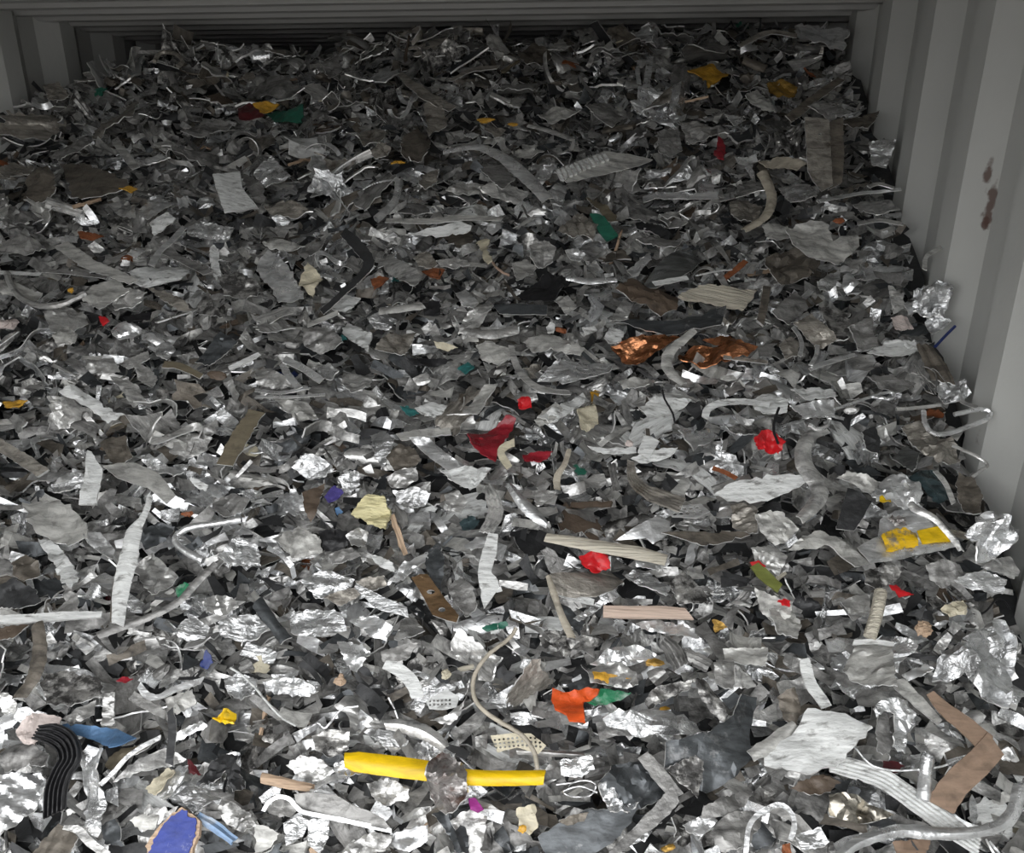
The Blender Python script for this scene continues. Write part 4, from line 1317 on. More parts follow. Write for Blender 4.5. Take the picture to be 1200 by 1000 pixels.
for d_, m_, p_ in (
    ('bright frilled foil on the slope', 'foil', [(352, 681), (368, 674), (383, 670), (416, 680), (406, 695), (388, 700), (370, 701)]),
    ('large bright crumpled foil clump', 'foil', [(341, 727), (352, 718), (372, 715), (400, 720), (407, 740), (385, 747), (360, 748), (342, 743)]),
    ('pale warm fluted foil', 'pale', [(321, 633), (335, 624), (350, 617), (373, 630), (378, 647), (362, 652), (345, 654)]),
    ('dull flat chip', 'dull', [(384, 650), (400, 643), (412, 642), (423, 651), (405, 659), (387, 661)]),
    ('warm grey rounded plate', 'warm', [(416, 681), (434, 676), (451, 675), (453, 686), (438, 691), (425, 689)]),
    ('warm grey bent plate', 'warm', [(379, 701), (400, 694), (420, 689), (428, 695), (412, 705), (398, 711)]),
    ('glossy black folded plastic', 'black', [(372, 622), (388, 620), (406, 622), (408, 640), (395, 645), (381, 646)]),
    ('purple-blue wrapper', 'purple', [(380, 583), (386, 574), (393, 569), (403, 577), (396, 584), (386, 589)]),
    ('tiny bright blue chip', 'steelblue', [(392, 596), (398, 594), (402, 600), (395, 604)]),
    ('slate L-shaped plate', 'slate', [(499, 650), (508, 640), (516, 634), (521, 660), (517, 696), (506, 686), (500, 667)]),
    ('bright double-folded sheet', 'bright', [(454, 686), (462, 672), (472, 660), (501, 647), (501, 656), (485, 668), (472, 680)]),
    ('pale bluish torn sheet', 'white', [(434, 650), (448, 653), (461, 660), (463, 671), (448, 666), (438, 658)]),
    ('brown leathery scrap', 'brown', [(354, 578), (368, 571), (382, 567), (375, 585), (372, 602), (364, 613), (356, 596)]),
    ('bright folded sheet below the warm plates', 'bright', [(409, 728), (425, 722), (442, 722), (461, 735), (452, 751), (434, 747), (424, 736)]),
    ('silver pyramid-folded sheet', 'silver', [(470, 728), (478, 722), (487, 725), (498, 740), (480, 748), (462, 750)]),
    ('green plastic clip', 'green', [(564, 736), (578, 731), (593, 728), (596, 733), (584, 738), (570, 741)]),
    ('white patch across the green clip', 'white', [(573, 732), (583, 730), (585, 742), (575, 743)]),
    ('silver crumple beside the yellow block', 'silver', [(452, 560), (470, 550), (488, 548), (490, 562), (474, 572), (460, 572)]),
    ('bright crumple left of the yellow block', 'foil', [(396, 560), (408, 552), (420, 553), (422, 568), (412, 576), (402, 572)]),
    ('bright foil cluster near the strap', 'foil', [(342, 548), (358, 532), (375, 535), (392, 550), (380, 560), (362, 562)]),
    ('taupe rounded sheet beside the bright plate', 'taupe', [(452, 536), (468, 520), (485, 525), (494, 540), (480, 550), (462, 552)]),
    ('bright fan foil above the taupe sheet', 'foil', [(433, 510), (448, 505), (464, 515), (458, 535), (446, 550), (440, 530)]),
    ('dull bent sheet beside the bracket', 'dull', [(525, 690), (540, 675), (556, 690), (558, 712), (545, 722), (532, 706)]),
    ('dark teal crushed bottle end', 'darkteal', [(538, 612), (552, 604), (562, 610), (555, 620), (542, 621)]),
    ('bright bent foil beside the strap', 'bright', [(543, 640), (558, 630), (570, 628), (568, 640), (552, 646)]),
    ('silver curled plate above black plastic', 'silver', [(405, 628), (420, 618), (432, 624), (428, 640), (412, 640)]),
    ('crumpled bright foil beneath the white sheet', 'foil', [(460, 575), (485, 572), (505, 578), (498, 592), (478, 596), (464, 588)]),
    ('silver creased sheet beside the upright strap', 'silver', [(520, 580), (536, 575), (548, 588), (540, 602), (525, 598)]),
):
    poly(d_, m_, p_)
strip('dark square pipe', 'slate', [(300, 704), (315, 725), (334, 750)], 14, bow=0.006, lift=0.05)
strip('crumpled bright lath', 'foil', [(416, 686), (432, 697), (448, 708), (478, 718)], [6, 12, 15, 10], noise=0.006, lift=0.06)
strip('bright spear-shaped channel with a thin tail', 'white', [(174, 579), (171, 592), (165, 606), (155, 622), (148, 655), (140, 690), (136, 731)], [8, 8, 9, 19, 23, 20, 13], lift=0.078, bow=0.006, noise=0.001, name='metal_channel')
strip('brown stained edge of the spear-shaped channel', 'taupe', [(150, 622), (142, 655), (134, 690), (131, 730)], [5, 5, 6, 5], lift=0.07)
poly('pale twisted blade', 'white', [(103, 528), (108, 530), (113, 540), (121, 550), (119, 572), (116, 594), (95, 594), (99, 575), (101, 557)], lift=0.064, crumple=0.004, rag=0.3)
poly('pale grey leaf-shaped plate', 'pale', [(121, 547), (138, 543), (157, 542), (172, 548), (186, 555), (196, 567), (206, 581), (195, 591), (184, 581), (172, 572), (155, 567), (138, 561)], lift=0.066, crumple=0.003, rag=0.3)
strip('long white level bar', 'white', [(-6, 727), (30, 725), (70, 722), (119, 720)], [11, 10, 10, 7], lift=0.06, thick=0.005, noise=0.001)
strip('olive-brown flat strip', 'olive', [(301, 482), (292, 495), (281, 512), (263, 545)], [20, 21, 23, 21], lift=0.06, noise=0.002)
strip('long rolled dull strip on the slope', 'dull', [(113, 744), (145, 733), (177, 721), (207, 705), (230, 681), (252, 659)], [10, 9, 9, 10, 11, 8], lift=0.068, bow=0.004)
rod('bent silver pipe', 'bright', [(283, 609), (252, 614), (222, 619), (207, 628), (208, 638), (222, 649), (238, 657)], 4.2, lift=0.062, name='bent_pipe', cat='pipe', sides=9, hollow=True)
strip('pale taupe sloping bar at the heap edge', 'warm', [(-5, 519), (25, 537), (50, 554)], 13, lift=0.055, thick=0.005)
for d_, m_, p_, k_ in (
    ('warm pale wrinkled sheet', 'pale', [(25, 588), (42, 582), (63, 581), (82, 595), (98, 610), (101, 630), (82, 634), (65, 632), (45, 625), (33, 612)], {'crumple': 0.007, 'creases': 8}),
    ('bright tongue-shaped plate', 'bright', [(97, 627), (107, 624), (118, 625), (135, 645), (132, 656), (118, 648), (106, 640)], {'rag': 0.3}),
    ('pale blue-white crumpled foil tail', 'white', [(45, 632), (58, 633), (71, 641), (82, 658), (93, 678), (85, 691), (72, 683), (62, 660)], {'crumple': 0.006}),
    ('dull elbow-shaped duct piece', 'dull', [(54, 717), (66, 712), (75, 704), (71, 685), (80, 686), (87, 697), (88, 716), (72, 722)], {'bow': 0.008}),
    ('ribbed silver stack of laths', 'silver', [(155, 666), (165, 656), (176, 649), (192, 660), (208, 675), (196, 692), (180, 698), (166, 682)], {'ribs': (45, 4, 0.003), 'res': 15}),
    ('brown cloth-like scrap', 'taupe', [(117, 520), (130, 514), (148, 511), (152, 525), (156, 537), (143, 546), (133, 546)], {}),
    ('small bright white plate', 'white', [(221, 560), (232, 562), (243, 568), (241, 576), (228, 570)], {}),
    ('bright crumpled chunk', 'foil', [(60, 571), (68, 561), (78, 556), (100, 557), (101, 572), (82, 576), (65, 578)], {}),
    ('brown foot-shaped scrap at the heap edge', 'brown', [(-4, 735), (15, 732), (33, 732), (18, 748), (-4, 750)], {}),
    ('bright foil sheet with soft dents', 'foil', [(256, 651), (268, 636), (280, 627), (302, 640), (306, 663), (285, 664), (268, 660)], {}),
    ('bright sharp-folded foil', 'foil', [(203, 743), (213, 730), (226, 721), (246, 735), (240, 748), (220, 752)], {}),
    ('wide wrinkled silver foil', 'foil', [(255, 730), (275, 722), (300, 720), (315, 735), (300, 748), (275, 750), (258, 745)], {}),
    ('silver ribbed plate below the rolled strip', 'silver', [(236, 706), (250, 698), (272, 700), (280, 712), (262, 722), (245, 720)], {'ribs': (30, 4, 0.002)}),
    ('greenish glossy scrap beside the rolled strip', 'whitegreen', [(206, 690), (216, 682), (226, 688), (218, 698), (208, 700)], {}),
    ('dark folded mass at the heap edge', 'dark', [(-3, 690), (15, 678), (40, 690), (48, 705), (25, 715), (-3, 712)], {}),
    ('taupe crumpled sheet at the heap edge', 'taupe', [(15, 660), (30, 650), (45, 658), (46, 675), (28, 682), (16, 676)], {}),
    ('bright flat strip of foil near the pale blade', 'foil', [(160, 535), (175, 532), (195, 545), (215, 552), (205, 560), (180, 552)], {}),
    ('dull broad plate under the pale blade', 'dull', [(250, 585), (272, 578), (292, 585), (285, 600), (262, 606), (250, 598)], {}),
    ('slate plate beneath the spear', 'slate', [(160, 625), (185, 612), (205, 618), (195, 635), (170, 645)], {}),
):
    poly(d_, m_, p_, **k_)
lump('rusty orange chip cluster', 'rust', (220, 603), 9, 5, lift=0.045)

# ---- middle of the heap
for d_, m_, p_, k_ in (
    ('white smooth oval scrap like a crushed cup', 'white', [(151, 318), (170, 311), (195, 306), (212, 310), (223, 318), (213, 328), (190, 331), (170, 332), (154, 328)], {'bow': 0.014, 'bowdir': 80, 'crumple': 0.004, 'rag': 0.2}),
    ('pale triangular flat plate', 'pale', [(96, 351), (102, 342), (111, 334), (136, 325), (151, 341), (134, 352), (116, 363)], {'crumple': 0.002}),
    ('white crumpled sheet in dim scrap', 'white', [(177, 263), (185, 254), (196, 249), (208, 258), (195, 268), (180, 276)], {}),
    ('warm bright dome-shaped cap', 'bright', [(126, 383), (138, 378), (152, 377), (166, 383), (156, 393), (140, 398), (131, 392)], {'bow': 0.016, 'bowdir': 0, 'rag': 0.2}),
    ('bright half-round tube beside the cap', 'bright', [(165, 382), (188, 386), (211, 392), (200, 401), (182, 398), (165, 393)], {'bow': 0.01, 'bowdir': 90, 'rag': 0.2}),
    ('white-silver long leaf-shaped sheet', 'white', [(67, 457), (76, 452), (87, 450), (104, 460), (118, 470), (146, 485), (125, 494), (112, 482), (98, 472), (80, 465)], {'ribs': (60, 4, 0.003)}),
    ('tiny red chip beside the dome cap', 'red', [(116, 372), (122, 371), (128, 376), (120, 382)], {}),
    ('slate rectangular plate', 'slate', [(229, 426), (245, 408), (261, 391), (278, 400), (262, 415), (246, 429)], {}),
    ('pale flat sheet at the heap edge', 'pale', [(-4, 330), (25, 336), (51, 345), (43, 356), (20, 350), (-4, 344)], {}),
    ('mottled triangular chip', 'mottled', [(229, 368), (236, 355), (243, 341), (252, 356), (261, 373)], {}),
    ('silver rectangular chip', 'silver', [(139, 426), (156, 418), (173, 411), (176, 420), (150, 433)], {'crumple': 0.001}),
    ('silver wavy plate', 'silver', [(101, 431), (116, 424), (133, 420), (141, 436), (124, 438), (107, 438)], {}),
    ('silver bent tail plate', 'silver', [(129, 441), (145, 444), (161, 450), (171, 470), (156, 476), (143, 458)], {}),
    ('rust-red long chip', 'rust', [(91, 272), (105, 273), (122, 277), (110, 281), (95, 281)], {}),
    ('warm silver leaf', 'warm', [(171, 335), (192, 340), (213, 350), (226, 366), (212, 364), (195, 356)], {}),
    ('black flat lath', 'black', [(144, 371), (160, 368), (178, 367), (176, 375), (151, 378)], {}),
    ('ribbed white ring piece', 'white', [(246, 292), (252, 289), (257, 293), (257, 312), (261, 326), (254, 331), (247, 312)], {'ribs': (0, 3, 0.003)}),
    ('silver fluted sheet', 'silver', [(130, 350), (150, 338), (172, 342), (165, 352), (148, 360), (134, 362)], {}),
    ('bright small square plate', 'bright', [(149, 298), (160, 290), (171, 294), (160, 303)], {}),
    ('silver crumple with a dark hollow', 'silver', [(50, 365), (75, 358), (98, 366), (104, 380), (85, 392), (60, 388)], {}),
    ('pale crumpled fan sheet', 'pale', [(60, 392), (80, 384), (92, 392), (88, 402), (66, 402)], {}),
    ('dull sheet at the heap edge', 'dull', [(-3, 282), (20, 276), (45, 282), (54, 292), (30, 298), (-3, 294)], {}),
    ('mottled grey crumpled sheet on the slope', 'mottled', [(255, 325), (278, 318), (300, 328), (310, 342), (288, 352), (262, 346)], {}),
    ('bright crumpled foil beside the ring piece', 'foil', [(218, 265), (240, 260), (275, 268), (268, 280), (240, 280), (222, 276)], {}),
    ('bright crumple near the tan strip', 'foil', [(182, 405), (198, 400), (206, 410), (196, 422), (184, 418)], {}),
    ('silver bent sheet above the white leaf', 'silver', [(155, 425), (175, 430), (185, 445), (178, 455), (162, 445)], {}),
):
    poly(d_, m_, p_, **k_)
strip('pale straight lath running down the slope', 'pale', [(71, 286), (90, 299), (108, 311), (132, 320), (157, 330)], [14, 15, 14, 13, 11], lift=0.055)
strip('bright folded ribbon', 'bright', [(216, 266), (203, 280), (190, 291), (182, 301), (177, 311)], [8, 9, 7, 8, 9], lift=0.058)
rod('silver arc-shaped tube', 'silver', [(8, 320), (14, 336), (26, 350), (45, 358), (70, 357), (101, 344)], 3.6, lift=0.055, name='bent_pipe', cat='pipe')
lump('brown fibrous lump', 'brown', (250, 442), 15, 9, lift=0.04)
strip('tan-brown bent strip', 'olive', [(191, 427), (206, 428), (220, 433), (236, 441)], [9, 9, 8, 7], lift=0.05)
strip('white flat sliver', 'white', [(268, 432), (285, 424), (304, 414)], [7, 7, 6], lift=0.055)
strip('thin pale lath at the heap edge', 'white', [(-4, 319), (20, 320), (47, 321)], 4.5, lift=0.05)
strip('dull straight edging', 'dull', [(50, 317), (88, 320), (126, 325)], 5, lift=0.045)
strip('dark flat bar beside the ring piece', 'dull', [(190, 293), (215, 305), (244, 320)], 9, lift=0.045)
lump('pinkish pale lump at the heap edge', 'pinkish', (8, 378), 12, 13, lift=0.04)
lump('amber fleck on the slope', 'amber', (83, 341), 4, 5, lift=0.055)
poly('amber flat chip at the heap edge', 'amber', [(3, 472), (18, 468), (33, 470), (22, 478), (8, 478)], lift=0.045)

for d_, m_, p_, k_ in (
    ('silver grooved leaf', 'silver', [(435, 292), (446, 293), (457, 297), (475, 308), (493, 322), (486, 336), (472, 328), (458, 320), (440, 307)], {'ribs': (55, 3, 0.003), 'crumple': 0.003}),
    ('bright ragged plate', 'bright', [(299, 316), (305, 302), (313, 290), (338, 312), (348, 330), (356, 350), (340, 354), (327, 356), (315, 335)], {}),
    ('cream-brown crinkled foil', 'cream', [(349, 333), (355, 320), (361, 309), (378, 327), (372, 340), (367, 351)], {'crumple': 0.007}),
    ('white silver blade', 'white', [(474, 275), (505, 267), (540, 259), (553, 265), (547, 273), (520, 275), (500, 277)], {'crumple': 0.003}),
    ('warm grey curved chip', 'warm', [(484, 301), (493, 296), (502, 294), (513, 310), (500, 313), (490, 312)], {}),
    ('silver long chip', 'silver', [(511, 305), (530, 302), (548, 301), (551, 310), (533, 313), (516, 312)], {}),
    ('cream folded tag on a wire', 'cream', [(559, 285), (567, 283), (576, 286), (571, 292), (574, 300), (578, 308), (572, 311), (566, 296)], {}),
    ('rust-coloured chip', 'rust', [(494, 318), (507, 314), (521, 315), (515, 326), (504, 324)], {}),
    ('reddish-brown torn sheet', 'rust', [(434, 326), (445, 323), (456, 325), (449, 334), (439, 341)], {}),
    ('white crumpled chain of foil', 'white', [(386, 361), (393, 352), (401, 344), (423, 350), (412, 363), (398, 366)], {}),
    ('black rubber block', 'black', [(495, 355), (505, 353), (515, 353), (516, 367), (497, 369)], {'thick': 0.008, 'rag': 0.1}),
    ('white twisted foil knot', 'white', [(401, 391), (407, 379), (422, 384), (436, 392), (431, 411), (418, 402)], {}),
    ('olive-grey fan-shaped sheet', 'warm', [(439, 408), (446, 398), (453, 391), (470, 391), (488, 390), (482, 403), (475, 416), (458, 414)], {}),
    ('dull dimpled disc', 'dull', [(356, 386), (373, 383), (391, 385), (403, 402), (390, 411), (375, 416), (357, 406)], {}),
    ('pale tongue of sheet', 'pale', [(321, 468), (342, 468), (361, 472), (373, 490), (360, 493), (348, 492)], {}),
    ('teal leaf-shaped chip', 'teal', [(469, 476), (479, 475), (491, 484), (480, 488)], {}),
    ('teal sliver in dark scrap', 'teal', [(536, 432), (548, 424), (556, 430), (545, 438)], {}),
    ('small pale teal chip', 'teal', [(394, 395), (402, 392), (407, 397), (398, 400)], {}),
    ('pale warm plank-like sheet', 'pale', [(542, 483), (555, 466), (568, 452), (583, 450), (572, 468), (560, 486)], {'rag': 0.3}),
    ('silver arched plate', 'silver', [(536, 391), (542, 375), (551, 361), (578, 354), (570, 369), (562, 381), (550, 388)], {'bow': 0.01, 'bowdir': 90}),
    ('black layered sheet', 'black', [(474, 420), (502, 419), (531, 422), (512, 428), (490, 429)], {}),
    ('slate flat plate', 'slate', [(577, 357), (608, 356), (641, 358), (641, 369), (610, 369), (585, 367)], {'crumple': 0.001, 'rag': 0.2}),
    ('pale flat leaf in dim scrap', 'pale', [(307, 284), (330, 280), (357, 287), (335, 292), (315, 291)], {}),
    ('dull square plate in dim scrap', 'dull', [(350, 300), (365, 285), (382, 280), (372, 295), (358, 305)], {}),
    ('bright crumpled foil cluster', 'foil', [(430, 372), (448, 365), (465, 375), (456, 386), (438, 384)], {}),
    ('silver rippled sheet', 'silver', [(402, 438), (425, 442), (440, 440), (432, 458), (412, 462), (400, 450)], {}),
    ('bright fluted chip', 'bright', [(372, 432), (385, 425), (396, 434), (386, 444), (375, 442)], {'ribs': (60, 3, 0.002)}),
    ('pale ragged sheet with dark stains', 'pale', [(558, 405), (575, 400), (600, 408), (598, 418), (585, 428), (566, 424)], {}),
    ('white striped foil', 'white', [(486, 478), (505, 472), (524, 476), (518, 486), (498, 488)], {}),
    ('cream-white small foil', 'cream', [(508, 400), (522, 402), (537, 408), (525, 412), (512, 408)], {}),
    ('bright half cup', 'bright', [(534, 345), (546, 340), (560, 352), (555, 362), (540, 356)], {}),
    ('silver spike plate', 'silver', [(300, 435), (322, 436), (348, 452), (330, 458), (302, 452)], {}),
):
    poly(d_, m_, p_, **k_)
rod('short bent wire hanging from the cream tag', 'copperlead', [(577, 307), (584, 316), (597, 323)], 1.5, lift=0.058, name='wire_offcut', cat='wire')
strip('pale narrow ribbon', 'pale', [(360, 381), (378, 374), (396, 366)], 6, lift=0.05)
strip('pale half-round lath', 'pale', [(444, 363), (470, 360), (495, 356)], [10, 12, 13], bow=0.005, lift=0.052)
s = strip('bright strip folded into a narrow V', 'bright', [(330, 425), (338, 440), (351, 455)], 8, lift=0.06, name='bent_flat_strip')
strip('', 'bright', [(333, 421), (355, 432), (377, 447)], 9, parent=s, hump=[0.002] * 3, name='strip_arm')
wrap(s, 'strip_arm')
strip('thin bright strip above its twin', 'bright', [(299, 457), (330, 460), (361, 454)], 4.5, lift=0.055)
strip('thin bright strip below its twin', 'bright', [(299, 465), (340, 465), (381, 462)], 3.5, lift=0.055)
strip('silver ribbon ending in an arch', 'silver', [(543, 386), (560, 390), (582, 390), (607, 384)], [10, 13, 14, 13], bow=0.004, lift=0.055)
strip('dark bent flat bar', 'dark', [(402, 271), (420, 289), (432, 308), (418, 328), (400, 345), (377, 366)], [12, 14, 13, 9, 8, 9], lift=0.05)

for d_, m_, p_, k_ in (
    ('shiny crumpled copper foil sheet', 'copper', [(716, 405), (735, 397), (756, 392), (797, 396), (785, 405), (772, 413), (758, 421), (745, 426), (729, 422)], {'crumple': 0.009, 'creases': 8}),
    ('long crumpled copper foil band', 'copper', [(794, 413), (802, 407), (813, 404), (835, 407), (858, 406), (888, 412), (876, 421), (845, 422), (815, 424), (797, 421)], {'crumple': 0.009, 'creases': 8}),
    ('small copper foil strip above the long band', 'copper', [(824, 398), (840, 394), (856, 392), (859, 400), (842, 403)], {}),
    ('dark brown curved hood-like plate', 'brown', [(721, 337), (731, 330), (741, 324), (765, 335), (796, 347), (793, 363), (775, 369), (748, 355)], {'bow': 0.01, 'bowdir': 60, 'ribs': (70, 3, 0.002)}),
    ('smooth steel half cylinder', 'steel', [(754, 323), (768, 310), (783, 299), (797, 291), (813, 286), (828, 292), (820, 304), (812, 316), (800, 323), (787, 327), (770, 328)], {'bow': 0.035, 'bowdir': 30, 'crumple': 0.0005, 'creases': 0, 'rag': 0.1}),
    ('silver frame piece clasping the steel cylinder', 'bright', [(734, 316), (747, 306), (761, 297), (764, 305), (755, 313), (748, 323), (741, 324)], {}),
    ('weathered cream board with dark grain', 'greywood', [(796, 346), (807, 339), (820, 333), (852, 335), (888, 340), (881, 352), (872, 363), (850, 357), (830, 353), (812, 350)], {'thick': 0.008, 'crumple': 0.002}),
    ('dark slate draped sheet', 'slate', [(724, 376), (760, 374), (800, 375), (828, 367), (852, 356), (848, 370), (845, 381), (812, 387), (780, 391), (750, 384)], {'crumple': 0.008}),
    ('warm silver fluted fan', 'warm', [(654, 271), (664, 260), (677, 249), (690, 254), (703, 260), (699, 271), (695, 283), (683, 277), (670, 281)], {'ribs': (20, 5, 0.003)}),
    ('dark green plastic slab', 'green', [(691, 250), (700, 250), (708, 253), (724, 275), (711, 281), (701, 270)], {'thick': 0.006, 'crumple': 0.001, 'rag': 0.2}),
    ('tan triangular flap', 'olive', [(687, 230), (705, 239), (723, 252), (724, 259), (712, 257), (698, 244)], {}),
    ('bright wide foil sheet', 'foil', [(629, 446), (642, 434), (656, 424), (690, 424), (721, 425), (717, 433), (695, 443), (670, 451), (648, 448)], {'crumple': 0.006}),
    ('black crinkled film', 'black', [(606, 348), (622, 334), (643, 322), (668, 332), (660, 344), (650, 353), (620, 353)], {'crumple': 0.007}),
    ('white bottle-shaped crushed sheet', 'white', [(749, 476), (762, 470), (776, 464), (815, 461), (821, 470), (806, 479), (790, 486), (760, 487)], {'bow': 0.01, 'bowdir': 85}),
    ('white wrinkled foil ridge', 'white', [(629, 491), (655, 477), (683, 461), (691, 470), (672, 482), (650, 496)], {'crumple': 0.007}),
    ('cream crumpled sack-like scrap', 'cream', [(676, 482), (685, 477), (696, 474), (700, 484), (703, 493), (692, 500), (682, 501)], {'crumple': 0.006}),
    ('silver fan chip', 'silver', [(714, 376), (722, 363), (731, 351), (743, 355), (739, 364), (735, 373)], {}),
    ('pale green-grey flap', 'pale', [(649, 351), (657, 347), (666, 345), (676, 360), (663, 368)], {}),
    ('pale flat sliver below black film', 'pale', [(724, 447), (742, 444), (761, 442), (761, 450), (745, 453), (730, 456)], {}),
    ('pale rough sheet beside the cream sack', 'pale', [(626, 492), (640, 478), (652, 472), (660, 480), (648, 495), (632, 500)], {}),
    ('warm white rumpled sheet above the foil sheet', 'pale', [(612, 400), (635, 392), (660, 398), (685, 408), (680, 416), (650, 412), (625, 412)], {}),
    ('white small block', 'white', [(640, 383), (646, 377), (651, 381), (649, 391), (641, 390)], {}),
    ('white angular foil', 'white', [(682, 384), (697, 383), (700, 388), (688, 392)], {}),
    ('white folded patch below the white block', 'white', [(708, 395), (716, 383), (732, 390), (728, 400), (714, 402)], {}),
    ('bright crumpled foil left of the steel cylinder', 'foil', [(662, 293), (675, 290), (686, 298), (680, 306), (668, 304)], {}),
    ('dull wide sheet above the steel cylinder', 'dull', [(745, 282), (768, 276), (800, 280), (790, 290), (765, 292)], {}),
    ('silver crumpled sheet', 'silver', [(620, 288), (638, 280), (652, 290), (648, 306), (632, 312), (622, 302)], {}),
    ('pale silver wrinkled lath end', 'pale', [(600, 310), (615, 305), (628, 312), (625, 322), (605, 330)], {}),
):
    poly(d_, m_, p_, **k_)
strip('pale draped ribbon over the copper foil', 'pale', [(814, 386), (800, 398), (787, 409), (781, 424), (788, 438), (802, 449)], [9, 11, 13, 13, 12, 9], lift=0.066, bow=0.003)
strip('taupe upright post', 'taupe', [(899, 335), (896, 355), (891, 378)], 9, lift=0.062, thick=0.006, name='metal_post')
strip('bright ribbed lath', 'bright', [(665, 324), (690, 328), (722, 326)], [8, 10, 8], bow=0.004, lift=0.05)
strip('silver swirl strip', 'silver', [(599, 405), (604, 425), (615, 443), (635, 456), (668, 460)], [7, 8, 8, 8, 6], lift=0.056)
strip('pale curled lath', 'white', [(826, 490), (830, 479), (845, 472), (870, 470), (902, 474)], [8, 9, 9, 9, 7], lift=0.055)
lump('pale grey oval pebble-like lump', 'pale', (854, 442), 13, 6, lift=0.045)
strip('white flat lath before the steel cylinder', 'white', [(766, 332), (785, 329), (806, 325)], [7, 8, 6], lift=0.06)
rod('thin dark wire over white sheet', 'black', [(776, 458), (780, 470), (788, 484), (791, 496)], 1.2, lift=0.075, name='wire_offcut', cat='wire')
rod('thin silver wire beside the weathered board', 'bright', [(815, 323), (840, 318), (858, 316)], 1.3, lift=0.06, name='wire_offcut', cat='wire')
strip('rust-brown leaning stick', 'rust', [(874, 306), (862, 316), (850, 325)], 7, lift=0.05)
strip('thin pale flat rod below the copper band', 'warm', [(848, 418), (872, 421), (900, 425)], 5, lift=0.055)
rod('dark red-brown crumb', 'rust', [(652, 386), (657, 387), (662, 389)], 3, lift=0.045, name='rusty_lump', cat='scrap metal')

for d_, m_, p_, k_ in (
    ('large pale grey-white crumpled sheet', 'pale', [(924, 266), (936, 259), (951, 256), (973, 262), (978, 281), (990, 276), (1006, 274), (1008, 288), (995, 300), (982, 311), (968, 308), (954, 306), (940, 297), (927, 288)], {'crumple': 0.006, 'creases': 7, 'lift': 0.055}),
    ('pale flap joined beside the pale crumpled sheet', 'pale', [(893, 263), (908, 262), (923, 266), (928, 278), (915, 281), (899, 281)], {}),
    ('dark wrinkled foil sheet', 'taupe', [(899, 298), (920, 293), (943, 291), (961, 310), (953, 321), (945, 331), (930, 334), (914, 336), (899, 326)], {'crumple': 0.009, 'creases': 8}),
    ('shiny crushed can', 'foil', [(1086, 343), (1098, 335), (1112, 330), (1124, 334), (1133, 342), (1129, 352), (1125, 361), (1108, 373), (1085, 371)], {'crumple': 0.012, 'creases': 8, 'lift': 0.06, 'name': 'crushed_can', 'cat': 'can'}),
    ('crushed can end beneath the shiny can', 'foil', [(1104, 378), (1110, 368), (1118, 361), (1131, 382), (1122, 390), (1110, 396)], {'crumple': 0.008}),
    ('bright curved can shell', 'bright', [(988, 324), (1000, 316), (1012, 330), (1003, 337), (995, 343), (987, 336)], {'bow': 0.016, 'bowdir': 30, 'rag': 0.2}),
    ('warm taupe wrinkled plate', 'warm', [(929, 381), (940, 374), (951, 369), (966, 384), (981, 400), (970, 406), (959, 411), (943, 396)], {}),
    ('mottled silver plate with a torn seam', 'mottled', [(959, 361), (977, 364), (996, 370), (993, 398), (980, 398), (968, 380)], {}),
    ('dull flat sheet with a curled bright edge', 'dull', [(996, 381), (1008, 376), (1021, 371), (1028, 406), (1017, 410), (1006, 411)], {}),
    ('bright white melted-looking foil', 'white', [(1015, 416), (1028, 407), (1041, 399), (1057, 400), (1071, 400), (1076, 412), (1062, 417), (1045, 418)], {}),
    ('dull dark square sheet', 'dull', [(904, 366), (918, 353), (933, 341), (948, 360), (936, 371), (925, 381)], {'crumple': 0.002}),
    ('white layered bar-like foil', 'white', [(926, 456), (950, 455), (976, 457), (981, 465), (962, 469), (943, 469)], {}),
    ('bright folded flap below the layered foil', 'bright', [(926, 475), (950, 472), (976, 469), (978, 488), (960, 490), (944, 491)], {}),
    ('small bright boxed end', 'bright', [(1059, 357), (1070, 354), (1081, 354), (1085, 363), (1065, 369)], {'rag': 0.1}),
    ('pinkish torn sheet', 'pinkish', [(1044, 372), (1052, 371), (1061, 372), (1071, 385), (1060, 387), (1049, 385)], {}),
    ('silver notched blade', 'silver', [(1041, 335), (1049, 338), (1058, 345), (1061, 360), (1047, 368), (1044, 352)], {}),
    ('olive-grey flat sheet', 'dull', [(1016, 442), (1028, 440), (1041, 440), (1073, 450), (1062, 457), (1048, 461), (1030, 454)], {'crumple': 0.002}),
    ('pale crushed sheet below the olive-grey sheet', 'warm', [(1056, 500), (1075, 498), (1095, 508), (1112, 516), (1126, 540), (1108, 550), (1092, 548), (1070, 530)], {'crumple': 0.008, 'creases': 8}),
    ('bright foil frill beside the wall', 'foil', [(1098, 455), (1112, 445), (1128, 450), (1140, 462), (1130, 474), (1108, 476)], {'crumple': 0.008}),
    ('dull crumple beneath the dull square', 'warm', [(913, 403), (925, 395), (936, 402), (934, 418), (920, 422)], {}),
    ('white crushed foil beside pale lath', 'white', [(880, 470), (898, 462), (925, 468), (922, 482), (900, 485), (884, 480)], {}),
    ('dark slatted sheet', 'dark', [(1010, 505), (1025, 500), (1032, 515), (1030, 532), (1015, 525)], {}),
    ('silver tangle foil over the red wrapper', 'mottled', [(850, 500), (880, 498), (905, 502), (890, 508), (862, 510)], {}),
    ('bright melted foil above the dull square', 'foil', [(958, 330), (972, 322), (985, 315), (984, 328), (972, 340), (960, 340)], {}),
):
    poly(d_, m_, p_, **k_)
strip('bent silver strip touching the wall', 'silver', [(1084, 316), (1085, 304), (1090, 297), (1104, 289)], [5, 5, 5, 5], lift=0.085)
